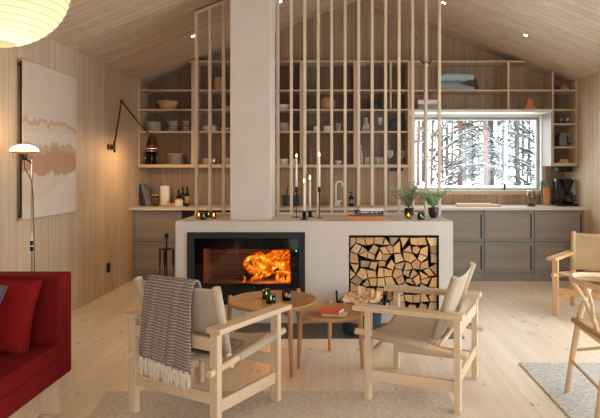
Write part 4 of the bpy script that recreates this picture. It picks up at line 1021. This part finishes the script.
# teapot
u=thing('teapot','dark teal teapot on the second shelf of the glass unit','teapot',(PX(374.5,SY),SY,Z2))
MB().lathe([(0,0),(.05,0),(.072,.03),(.075,.06),(.06,.09),(.03,.10),(0,.10)],26).build('body',M['tealdark'],u)
MB().lathe([(0,.10),(.03,.10),(.02,.112),(.008,.118),(.009,.13),(0,.134)],16).build('lid',M['tealdark'],u)
MB().tube([(-.06,0,.04),(-.085,0,.07),(-.095,0,.115),(-.105,0,.15)],[.014,.011,.008,.007],8).build('spout',M['tealdark'],u)
MB().tube([(.055,0,.09),(.06,0,.14),(.0,0,.165),(-.05,0,.13),(-.05,0,.09)],.005,6).build('handle',M['black'],u)
# glassware
u=thing('carafe','round bellied clear carafe on the third shelf','carafe',(PX(366,SY),SY,Z3))
MB().lathe([(0,0),(.04,0),(.058,.03),(.05,.08),(.02,.12),(.02,.16),(.026,.175),(.024,.175),(.018,.16),(.018,.12),(.047,.08),(.055,.03),(0,.006)],24).build('body',M['clear_glass'],u)
MB().lathe([(0,.16),(.017,.16),(.022,.185),(0,.19)],14).build('stopper',M['bowlwood'],u)
wineglass('stemmed glass on the third shelf beside the carafe',380,Z3,.036,.19)
glass('clear tumbler right beside the carafe',372.5,Z3,.03,.06)
for k,(px,lab) in enumerate(((396,'front slate blue plate standing upright on the third shelf'),(399.5,'rear slate blue plate standing upright on the third shelf'))):
    o=MB().lathe([(0,-.006),(.05,-.006),(.088,.006),(.09,.010),(.05,.0),(0,0)],32).build('plate',M['blueplate'],None,(PX(px,7.68+.03*k),7.68+.03*k,Z3+.091),(math.radians(78),0,0)); tag(o,lab,'plate','blue plates standing upright')
u=thing('bottle','clear glass bottle standing at the left on the bottom shelf of glasses','bottle',(PX(360.5,SY),SY,Z4))
MB().lathe([(0,0),(.032,0),(.034,.01),(.034,.12),(.012,.165),(.011,.23),(.009,.23),(.03,.12),(.028,.01),(0,.006)],20).build('body',M['clear_glass'],u); MB().lathe([(0,.225),(.010,.225),(.012,.25),(0,.255)],12).build('stopper',M['bowlwood'],u)
for i,px in enumerate((366.8,371.6,376.6,381)): glass('clear tumbler, %s from the left in the row on the bottom shelf'%ORD[i],px,Z4,.03,.095,Y=7.6+.02*(i%2),group='row of tumblers on the bottom shelf')
wineglass('wide stemmed wine glass on the bottom shelf right of the tumblers',390,Z4,.045,.185)
wineglass('narrow stemmed wine glass at the right end of the bottom shelf',402.5,Z4,.036,.18)
# above window
u=thing('landscape_painting','small unframed canvas of a grey lake leaning on the shelf above the window','painting',(PX(441.3,7.6),7.6,Z1))
wv,hv=PX(474.4,7.6)-PX(441.3,7.6),.232
def lake():
    t=NT('grey lake painting'); v=t.coord(); x=t.sep(v); n=t.noise(t.mapping(v,scale=(9,1,22)),1,4,.6); n2=t.noise(t.mapping(v,scale=(18,1,40)),1,3)
    z=t.math('ADD',t.math('DIVIDE',x[2],hv),t.math('MULTIPLY',t.math('SUBTRACT',n,.5),.16)); xx=t.math('DIVIDE',x[0],wv)
    c=t.ramp(z,[(0,lin((148,152,152))),(.16,lin((170,174,174))),(.36,lin((146,160,166))),(.44,lin((150,148,142))),(.56,lin((104,112,116))),(.62,lin((176,182,184))),(.8,lin((184,198,204))),(.93,lin((160,178,186)))])
    hill=t.math('MULTIPLY',t.math('GREATER_THAN',t.math('SUBTRACT',xx,t.math('MULTIPLY',t.math('ABSOLUTE',t.math('SUBTRACT',z,.45)),2.2)),.5),1.0)
    c=t.mix(t.math('MULTIPLY',hill,.85),c,lin((58,66,72)))
    sh=t.math('LESS_THAN',t.math('ADD',z,t.math('MULTIPLY',xx,.45)),.17); c=t.mix(t.math('MULTIPLY',sh,.9),c,lin((160,92,58)))
    return t.pbr(c,.7,bump=n2,bs=.2,bd=.001)
MB().prism([(0,0),(wv,0),(wv-.004,hv*.9),(wv*.8,hv*.96),(wv*.5,hv),(wv*.2,hv*.97),(0,hv*.93)],-.012,.006).build('canvas',lake(),u,rot=(-.12,0,0))
o=MB().prism([(0,0),(.44,0),(.46,.08),(.44,.19),(.36,.205),(.06,.20),(0,.12)],0,.014).build('wooden_tray',plain('walnut',(92,64,46),.5),None,(PX(444,7.66),7.668,Z1),(-.2,0,0),bevel=.004); tag(o,'dark wooden tray leaning behind the small painting','tray')
o=B(0,PX(436,7.58)-PX(417.5,7.58),0,.14,0,.068).build('storage_box',plain('light grey felt',(150,154,158),.8),None,(PX(417.5,7.58),7.5,Z2),bevel=.006,seg=3); tag(o,'light grey storage box on the shelf at the left end above the window','box')
o=B(0,PX(436.6,7.58)-PX(416.9,7.58),0,.155,0,.055).build('storage_box',M['porcelain'],None,(PX(416.9,7.58),7.493,Z2+.069),bevel=.004); tag(o,'white box stacked on the grey storage box above the window','box')
o=B(0,.10,0,.07,0,.018).build('book',plain('orange cover',(204,122,66),.6),None,(PX(429.5,7.58),7.53,Z2+.1245),bevel=.002); tag(o,'small orange booklet lying on the white box above the window','book')
o=MB().prism([(0,0),(.17,0),(.155,.03),(.125,.07),(.118,.125),(.105,.142),(.05,.145),(.045,.11),(.018,.045)],0,.07).build('wood_sculpture',wood('orange burl wood',(190,112,56),(216,142,80),'X',fine=26),None,(PX(523.2,7.57),7.54,Z2),bevel=.012,seg=3); tag(o,'tapering orange wooden stump on the shelf above the window','sculpture')
# tower
o=MB().lathe([(0,0),(.03,0),(.048,.02),(.053,.04),(.045,.065),(.02,.078),(0,.072)],24).build('small_vase',plain('pale seashell clay',(206,176,142),.8),None,(PX(564.6,SY),SY,Z1)); tag(o,'small pale clay ball pot on the top shelf of the corner tower','vase')
for px,lab in ((561.5,'left small stemmed glass in the corner tower above the toaster'),(567.5,'right small stemmed glass in the corner tower above the toaster')): wineglass(lab,px,ZT1,.022,.085)
u=thing('toaster','grey toaster with a wooden top in the corner shelf tower','toaster',(PX(564.4,7.6),7.6,ZT2))
tg=plain('grey enamel',(112,110,104),.4)
MB().prism([(-.1,0),(.1,0),(.096,.14),(.085,.165),(-.085,.165),(-.096,.14)],-.09,.09).build('body',tg,u,bevel=.012,seg=3)
B(-.07,.07,-.07,.07,.163,.18).build('top_plate',M['bowlwood'],u,bevel=.005)
B(-.006,.006,-.093,-.088,.045,.14).build('lever_slot',M['black'],u)
B(-.016,.016,-.108,-.088,.105,.117).build('lever',M['black'],u,bevel=.002)
MB().lathe([(0,0),(.018,0),(.016,.012),(0,.012)],16).build('dial',M['black'],u,loc=(.03,-.088,.04),rot=(PI/2,0,0))
o=B(0,.115,0,.12,0,.05).build('wooden_box',M['bowlwood'],None,(PX(558.6,7.56),7.53,z_bot+.021),bevel=.004); tag(o,'small orange wooden box on the lowest shelf of the corner tower','box')
o=B(PX(555.5,7.6),PX(569.8,7.6),7.5,7.68,z_bot-.095,z_bot-.0215).build('undershelf_box',M['blackmatte'],bevel=.015,seg=3); tag(o,'black power socket box mounted under the corner shelf tower','lamp')  # power socket box with the coffee maker cord, gives no light
o=B(PX(390,7.78),PX(403,7.78),7.755,YB-.001,PZ(171,7.78),PZ(167,7.78)).build('wall_socket',M['black'],bevel=.004); tag(o,'black double wall socket under the glass shelf unit','socket')
# ------------------------------------------------------------------ worktop things
WT=.9005
def WP(px,Y): return (PX(px,Y),Y,WT)
u=book('cb1','dark cookbook leaning leftmost on the left worktop',(40,42,46),.03,.20,.25,WP(137.6,7.5),ry=-.24,group='cookbooks leaning on the left worktop'); u.location.x+=.02
def cookbook(lab,c,px,h,th,ry):
    u=thing('book',lab,'book',WP(px,7.50),0,'cookbooks leaning on the left worktop'); u.rotation_euler=(0,ry,0)
    m=plain('cb'+lab[:8]+str(px),c,.5,var=.35,nscale=14)
    b=MB(); b.box(0,.003,0,.18,0,h); b.box(th-.003,th,0,.18,0,h); b.box(.003,th-.003,0,.003,0,h); b.build('cover',m,u); B(.003,th-.003,.004,.178,.003,h-.003).build('pages',M['paperwhite'],u)
bpy.data.objects.remove(u.children[0]); bpy.data.objects.remove(u.children[0]); bpy.data.objects.remove(u)
cookbook('black cookbook leaning leftmost on the left worktop',(34,36,40),141.2,.285,.030,-.25)
cookbook('charcoal cookbook leaning second from the left on the worktop',(50,54,60),143.8,.28,.026,-.25)
cookbook('patterned grey cookbook leaning third from the left on the worktop',(132,130,124),146.4,.28,.030,-.25)
cookbook('smaller patterned cookbook leaning at the right of the row',(118,112,104),149.4,.225,.03,-.25)
def jar(name,label,px,Y,r,h,fill,lidm,fh=.75):
    u=thing(name,label,'jar',WP(px,Y))
    MB().lathe([(0,.003),(r*.92,.003),(r*.92,h*fh),(0,h*fh)],20).build('contents',fill,u)
    MB().lathe([(0,0),(r,0),(r,h*.92),(r*.8,h),(r*.78,h),(r*.95,h*.9),(r*.95,.002),(0,.002)],24).build('glass',M['jar_glass'],u)
    MB().lathe([(0,h),(r*.85,h),(r*.85,h+.018),(0,h+.022)],22).build('lid',lidm,u); return u
jar('storage_jar','round glass jar of nuts beside the leaning cookbooks',155,7.5,.048,.13,plain('nuts',(140,104,70),.8,var=.5,nscale=80),M['bowlwood'])
u=thing('paper_towel_holder','white paper roll on a wooden holder on the left worktop','kitchen roll',WP(165,7.52))
MB().lathe([(0,0),(.07,0),(.07,.012),(0,.012)],24).build('base',M['bowlwood'],u); MB().lathe([(0,.012),(.006,.012),(.006,.33),(0,.335)],12).build('rod',M['bowlwood'],u)
MB().lathe([(.02,.013),(.06,.013),(.062,.02),(.062,.255),(.06,.26),(.02,.26)],28).build('paper_roll',plain('paper roll',(232,224,210),.9,var=.03),u)
o=B(0,.115,0,.08,0,.042).build('wooden_box',M['bowlwood'],None,WP(167,7.40),bevel=.004); tag(o,'small wooden box in front of the paper roll','box')
u=thing('salt_jar','white ceramic jar with a wooden lid near the dark bottles','jar',WP(179,7.4)); MB().lathe([(0,0),(.045,0),(.05,.01),(.05,.08),(.044,.085),(0,.085)],24).build('body',M['porcelain'],u); MB().lathe([(0,.085),(.047,.085),(.047,.098),(0,.1)],22).build('lid',M['bowlwood'],u)
def obottle(lab,px,Y,r,h,c,lc=None):
    u=thing('bottle',lab,'bottle',WP(px,Y),0,'dark bottles on the left worktop')
    MB().lathe([(0,0),(r,0),(r,h*.6),(r*.4,h*.75),(r*.38,h*.93),(0,h*.93)],18).build('body',plain('bottle'+lab[:9]+str(px),c,.15,var=.05),u)
    MB().lathe([(0,h*.93),(r*.45,h*.93),(r*.45,h),(0,h)],14).build('cap',M['black'],u)
    if lc: MB().lathe([(r+.0008,h*.14),(r+.0008,h*.5)],18).build('label',plain('paper label'+str(px),lc,.8),u)
obottle('dark green oil bottle with a tan label, rightmost on the left worktop',187.2,7.45,.030,.25,(28,34,22),(180,146,96))
obottle('dark sauce bottle standing second from the right on the left worktop',182.8,7.6,.027,.24,(34,26,20))
obottle('short black bottle behind the white jar',178.6,7.62,.028,.20,(22,20,20))
# utensil pots
for i,(px,lab) in enumerate(((286.5,'dark utensil pot just right of the chimney on the worktop'),(295.5,'dark utensil pot behind the leftmost candlestick'))):
    u=thing('utensil_pot',lab,'utensil pot',WP(px,7.5),0,'utensil pots on the worktop')
    MB().lathe([(0,0),(.05,0),(.053,.008),(.053,.14),(.048,.14),(.046,.02),(0,.012)],24).build('pot',plain('dark pot%d'%i,(58,62,64),.45),u)
    for k in range(4):
        a=k*1.7+i; MB().tube([(.01*math.cos(a),.01*math.sin(a),.03),(.035*math.cos(a),.03*math.sin(a),.18+.02*k)],.005,6).build('utensil_handle',[M['bowlwood'],M['steel'],M['white_panel'],M['black']][k],u)
# tap
u=thing('kitchen_tap','white kitchen tap with a square arched spout','tap',WP(338,7.55))
u.location.x=PX(338.5,7.55)
MB().lathe([(0,0),(.028,0),(.028,.006),(.02,.010),(.02,.07),(0,.07)],20).build('base',M['whitepaint'],u)
MB().tube(bez([Vector((-.035,0,.0)),Vector((-.035,0,.12)),Vector((-.035,0,.25)),Vector((-.022,0,.30)),Vector((.02,0,.312)),Vector((.045,0,.295)),Vector((.05,0,.25))],5),.0125,14).build('spout',M['whitepaint'],u)
MB().tube([(-.035,0,.05),(.02,0,.06),(.045,-.01,.075)],.009,10).build('lever',M['whitepaint'],u)
MB().lathe([(0,0),(.02,0),(.02,.02),(0,.02)],16,c=(-.035,0,0)).build('spout_base',M['whitepaint'],u)
u=thing('soap_dispenser','black pump soap bottle beside the kitchen tap','soap bottle',WP(351.3,7.5))
MB().lathe([(0,0),(.033,0),(.035,.006),(.035,.11),(.014,.13),(0,.13)],22).build('bottle',M['black'],u); MB().lathe([(.0355,.03),(.0355,.085)],22).build('label',plain('grey label',(120,120,118),.7),u)
MB().lathe([(0,.13),(.012,.13),(.012,.15),(.004,.152),(.004,.178),(0,.178)],14).build('pump',M['black'],u); MB().box(-.03,.008,-.006,.006,.172,.184).build('nozzle',M['black'],u)
# right worktop
u=thing('cutting_board','long pale wooden cutting board lying on the right worktop','cutting board',WP(458,7.35))
MB().box(0,.545,0,.22,0,.022).build('board',wood('maple board',(212,180,138),(230,202,164),'X'),u,bevel=.004)
o=B(.0,.43,0,.15,0,.012).build('cutting_board',wood('pale maple board',(222,198,164),(238,218,188),'X'),None,(PX(458.5,7.4),7.41,WT+.0235),bevel=.003); tag(o,'thin pale cutting board stacked on the long one','cutting board')
u=jar('coffee_bean_jar','glass jar of coffee beans at the right below the window',531,7.42,.055,.185,plain('coffee beans',(160,100,70),.6,var=.5,nscale=90),M['steel'],.7)
MB().tube([(.0,-.056,.02),(.0,-.06,.2)],.004,6).build('clasp',M['steel'],u)
o=MB().prism([(-.05,0),(.05,0),(.05,.30),(.035,.325),(-.035,.325),(-.05,.30)],0,.016).build('cutting_board',plain('grey green board',(128,142,132),.6),None,(PX(545.5,7.7),7.70,WT),(-.15,0,0),bevel=.004); tag(o,'grey green board leaning upright beside the coffee maker','cutting board')
o=MB().prism([(-.04,0),(.04,0),(.04,.235),(-.04,.235)],0,.018).build('cutting_board',wood('orange wood board',(198,132,76),(220,160,100),'Z'),None,(PX(547.3,7.6),7.6,WT),(-.12,0,0),bevel=.004); tag(o,'orange wooden board leaning in front of the grey green board','cutting board')
u=thing('coffee_maker','black filter coffee maker with a glass jug in the right corner','coffee maker',WP(565.5,7.5))
B(-.13,.12,-.10,.12,0,.03).build('base',M['black'],u,bevel=.006); B(-.13,-.075,-.02,.11,.03,.35).build('water_tank',M['dark_glass'],u,bevel=.006)
B(-.13,.07,-.03,.07,.335,.352).build('bridge',M['black'],u,bevel=.004)
MB().lathe([(0,.175),(.035,.175),(.045,.2),(.085,.33),(.088,.335),(0,.335)],28,c=(.02,.0,0)).build('filter_cone',M['black'],u)
MB().lathe([(0,.032),(.062,.032),(.072,.06),(.066,.13),(.05,.16),(.052,.168),(.048,.168),(.062,.13),(.068,.06),(0,.036)],28,c=(.03,-.01,0)).build('glass_jug',M['dark_glass'],u)
MB().tube([(.095,-.01,.14),(.125,-.01,.135),(.125,-.01,.07),(.1,-.01,.06)],.007,8).build('jug_handle',M['black'],u)
MB().lathe([(.05,.165),(.056,.17),(.04,.178),(0,.18)],24,c=(.03,-.01,0)).build('jug_lid',M['black'],u)
o=MB().tube([(PX(562,7.6),7.6,z_bot-.096),(PX(562.5,7.6),7.6,1.33),(PX(564,7.6),7.62,1.262)],.004,6).build('power_cord',M['black']); tag(o,'black cord from the box under the shelf tower to the coffee maker','cord')
# ------------------------------------------------------------------ outdoors
def gz(y): return .12+min(1,max(0,(y-8.4)/3))*.80+max(0,(y-12))*.005
b=MB(); xs=[-60+6*i for i in range(24)]; ys=[8.1,9,11,14,18,24,32,42,55,75]
rr=random.Random(4); vs=[(x,y,gz(y)+rr.uniform(-.08,.08)*(y>9)) for y in ys for x in xs]; n=len(xs)
b.add(vs,[(j*n+i,j*n+i+1,(j+1)*n+i+1,(j+1)*n+i) for j in range(len(ys)-1) for i in range(n-1)],0,True)
b.add([(x,y,-1.2) for x,y in ((-60,8.1),(78,8.1),(78,75),(-60,75))],[(0,1,2,3)],0)
o=b.build('snow_ground',plain('snow',(236,238,242),.8,var=.03)); tag(o,'snow covered ground outside the kitchen window','snow'); o['kind']='structure'
o=B(-40,40,-40,YF-.15,-.4,-.15).build('snow_ground',bpy.data.materials['snow']); o['kind']='structure'; o['label']='snow behind the viewer outside'; o['category']='snow'
o=B(XR+.16,40,-3,8.0,-.4,-.15).build('snow_ground',bpy.data.materials['snow']); o['kind']='structure'; o['label']='snow outside the right wall'; o['category']='snow'
def bark(name,ca,cb,cc):
    t=NT(name); v=t.coord(); n=t.noise(t.mapping(v,scale=(9,9,3)),1,4,.6); s=t.noise(t.mapping(v,scale=(5,5,5)),1,3)
    c=t.mix(n,lin(ca),lin(cb)); c=t.mix(t.math('GREATER_THAN',s,.60),c,lin(cc)); return t.pbr(c,.9,bump=n,bs=.5,bd=.02)
pb=bark('pine bark',(70,60,54),(112,76,56),(100,98,96)); db=bark('dark bark',(52,50,50),(84,80,78),(128,128,130)); bb=bark('birch bark',(110,108,106),(136,134,132),(60,58,58))
sn2=plain('shaded clinging snow',(140,138,135),.8,var=.1)  # greyer than the ground snow, shade put into the colour
fol=plain('snowy needles dark',(52,55,50),.9,var=.4,nscale=3)
def trunk_tree(kind,label,px,w,Y,m,lean=0,twigs=10):
    X=PX(px,Y); r=w*Y/F/2; g=gz(Y)-.15; rr=random.Random(int(px*7)); h=8
    u=thing(kind,label,'tree',(X,Y,g),0,'trees outside the window')
    MB().tube([(lean*z/8+r*.4*math.sin(z*1.1+px),0,z) for z in (0,1,2,3,4,5.5,8)],[r*1.15,r*1.05,r,r*.97,r*.93,r*.85,r*.7],12).build('trunk',m,u)
    tw=MB(); sw=MB()
    for k in range(twigs):
        z=rr.uniform(.6,6); a=rr.uniform(0,2*PI); L=rr.uniform(.3,1.0); d=Vector((math.cos(a),math.sin(a)*.6,rr.uniform(-.5,.3)))
        p0=Vector((lean*z/8,0,z)); p1=p0+d*L*.5+Vector((0,0,.03)); p2=p0+d*L+Vector((0,0,-.12))
        tw.tube([p0,p1,p2],[.014,.010,.004],5); sw.tube([p0+Vector((0,0,.016)),p1+Vector((0,0,.018)),p2+Vector((0,0,.012))],[.010,.013,.006],5)
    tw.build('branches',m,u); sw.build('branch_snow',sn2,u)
T=[('pine_tree','tall pine trunk with reddish bark left of centre in the window',459.3,5.2,17,pb,.1,14),
('pine_tree','slim reddish pine just right of the thick reddish one',465.5,2.4,21,pb,-.1,10),
('pine_tree','reddish pine trunk crossing the big snowy spruce',485.2,4.4,15,pb,0,12),
('pine_tree','thin pine seen behind the second slat from the right',431.8,2.6,19,pb,.1,10),
('pine_tree','thin reddish pine between the right slat and the thick pine',451.8,2.2,24,pb,0,10),
('pine_tree','slim pine at the left edge of the kitchen window',418.5,3.4,16,pb,.05,12),
('birch_tree','thin pale birch beside the window handle',506.2,3.0,13,bb,.05,14),
('bare_tree','straight grey trunk right of the pale birch',517.4,4.6,16,db,0,14),
('bare_tree','thin grey trunk second from the right window edge',527.2,2.2,18,db,.25,20),
('bare_tree','thin grey trunk closest to the right window edge',531,1.8,21,db,-.2,18),
('bare_tree','slender dark sapling before the birch, in the lower window',503.6,1.2,10.5,db,0,4),
('bare_tree','distant grey trunk between the reddish pines at the left',442.5,2.2,28,db,0,10),
('bare_tree','distant grey trunk right of the thick reddish pine',472,2.6,29,db,.1,10),
('bare_tree','distant grey trunk left of the big snowy spruce',478.5,1.8,33,db,0,8),
('bare_tree','distant grey trunk between spruce and birch',499,2.0,32,db,-.1,8),
('bare_tree','distant grey trunk at the far left of the window',424.5,2.4,30,db,0,8)]
for a in T: trunk_tree(*a)
def spruce(label,px,Y,h,rad,nb,seed,lo=1.0):
    X=PX(px,Y); g=gz(Y)-.1; rr=random.Random(seed); u=thing('spruce_tree',label,'tree',(X,Y,g),0,'snowy spruces outside the window')
    MB().tube([(0,0,0),(0,0,h*.5),(0,0,h)],[.11,.07,.01],10).build('trunk',db,u)
    fo=MB(); sw=MB()
    for k in range(nb):
        z=lo+(h-lo)*(k/nb)**1.15; R_=rad*(1-.75*z/h)*rr.uniform(.7,1.05); a=k*2.399+rr.uniform(-.3,.3)
        d=Vector((math.cos(a),math.sin(a),0)); sd=Vector((-d.y,d.x,0))
        pts=[Vector((0,0,z))+d*R_*t+Vector((0,0,.06*math.sin(t*3)-.42*R_*t*t)) for t in (0,.25,.5,.75,1)]
        fo.tube(pts,[.018,.014,.011,.008,.004],5)
        for i in range(11):
            t=.18+.8*i/10; p=Vector((0,0,z))+d*R_*t+Vector((0,0,.06*math.sin(t*3)-.42*R_*t*t))
            for s in (-1,1):
                L=(.16+.30*(1-abs(t-.45)))*rr.uniform(.6,1.1); e=p+(sd*s*.75+d*.45)*L+Vector((0,0,-L*rr.uniform(.15,.6)))
                fo.tube([p,p.lerp(e,.5)+Vector((0,0,.02)),e],[.016,.030,.006],5)
                if rr.random()<.6: sw.tube([p+Vector((0,0,.022)),p.lerp(e,.5)+Vector((0,0,.045)),e+Vector((0,0,.015))],[.010,.019,.006],5)
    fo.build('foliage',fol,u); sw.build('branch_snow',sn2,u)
spruce('big snow laden spruce in the middle of the window',490.5,17,9,2.2,96,3,.4)
spruce('snowy spruce at the left of the window behind the slats',424,23,11,2.0,30,5,.6)
spruce('pale distant snowy spruce between the reddish pines',447,34,13,2.0,30,8,.6)
spruce('distant snowy spruce at the upper right of the window',523,33,13,1.6,24,11,1.8)
spruce('snowy spruce right behind the thick reddish pine',470,27,11,1.5,26,13,.8)
spruce('distant snowy spruce behind the birch',503,38,14,2.4,46,17,1.0)
# ------------------------------------------------------------------ world and lights
w=bpy.data.worlds.new('sky'); sc.world=w; w.use_nodes=True; nt=w.node_tree; nt.nodes.clear()
bg=nt.nodes.new('ShaderNodeBackground'); wo=nt.nodes.new('ShaderNodeOutputWorld'); bg.inputs[0].default_value=(.88,.94,1.0,1); bg.inputs[1].default_value=4.7; nt.links.new(bg.outputs[0],wo.inputs[0])
def portal(name,loc,rot,sx,sy):
    l=bpy.data.lights.new(name,'AREA'); l.shape='RECTANGLE'; l.size=sx; l.size_y=sy; l.cycles.is_portal=True
    o=bpy.data.objects.new(name,l); COL.objects.link(o); o.location=loc; o.rotation_euler=rot
portal('daylight_portal_back',((FO[0]+FO[1])/2,YF-.12,(FO[2]+FO[3])/2),(PI/2,0,0),FO[1]-FO[0],FO[3]-FO[2])
portal('daylight_portal_right',(XR+.17,(RO[0]+RO[1])/2,(RO[2]+RO[3])/2),(PI/2,0,PI/2),RO[1]-RO[0],RO[3]-RO[2])
portal('daylight_portal_kitchen',((WX0+WX1)/2,YB+.17,(WZ0+WZ1)/2),(-PI/2,0,0),WX1-WX0,WZ1-WZ0)
def point(name,loc,e,c,r,spot=None):
    l=bpy.data.lights.new(name,'SPOT' if spot else 'POINT'); l.energy=e; l.color=c; l.shadow_soft_size=r
    if spot: l.spot_size=spot; l.spot_blend=.6
    o=bpy.data.objects.new(name,l); COL.objects.link(o); o.location=loc; return o
warm=(1,.62,.30)
point('lamp_light_wall',(sx_,sy_,zb-.004),10,(1,.64,.30),.03)
point('lamp_light_floor',(LX+hx*0+PX(24.3,LY)-LX,LY-.03,PZ(142,LY)+.04),1.6,warm,.06)
point('lamp_light_lantern',(LnX,LnY,LnZ-.12),2.0,(1,.83,.62),.05)
point('firelight',(PX(268,5.25),5.24,PZ(268,5.25)),5,(1,.36,.07),.05)
for X in (-1.594,-.613,1.244,2.17): point('spot_light',(X,6.6,ceil(X)-.03),7,(1,.85,.66),.03,spot=math.radians(95))
# ------------------------------------------------------------------ camera
cam=bpy.data.cameras.new('camera'); co=bpy.data.objects.new('camera',cam); COL.objects.link(co); sc.camera=co
co.location=(0,0,H); co.rotation_euler=(PI/2,0,0); cam.sensor_width=36; cam.sensor_fit='HORIZONTAL'; cam.lens=F/600*36
cam.shift_x=-(VX-300)/600; cam.shift_y=-(209-VY)/600; cam.clip_end=200; cam.clip_start=.05
vs=sc.view_settings; vs.view_transform='Standard'; vs.look='None'; vs.gamma=1; vs.use_curve_mapping=False; vs.exposure=0.6
sc.cycles.use_denoising=True; sc.cycles.max_bounces=10; sc.cycles.diffuse_bounces=5; sc.cycles.transparent_max_bounces=24; sc.cycles.sample_clamp_indirect=6; sc.cycles.caustics_reflective=False; sc.cycles.caustics_refractive=False
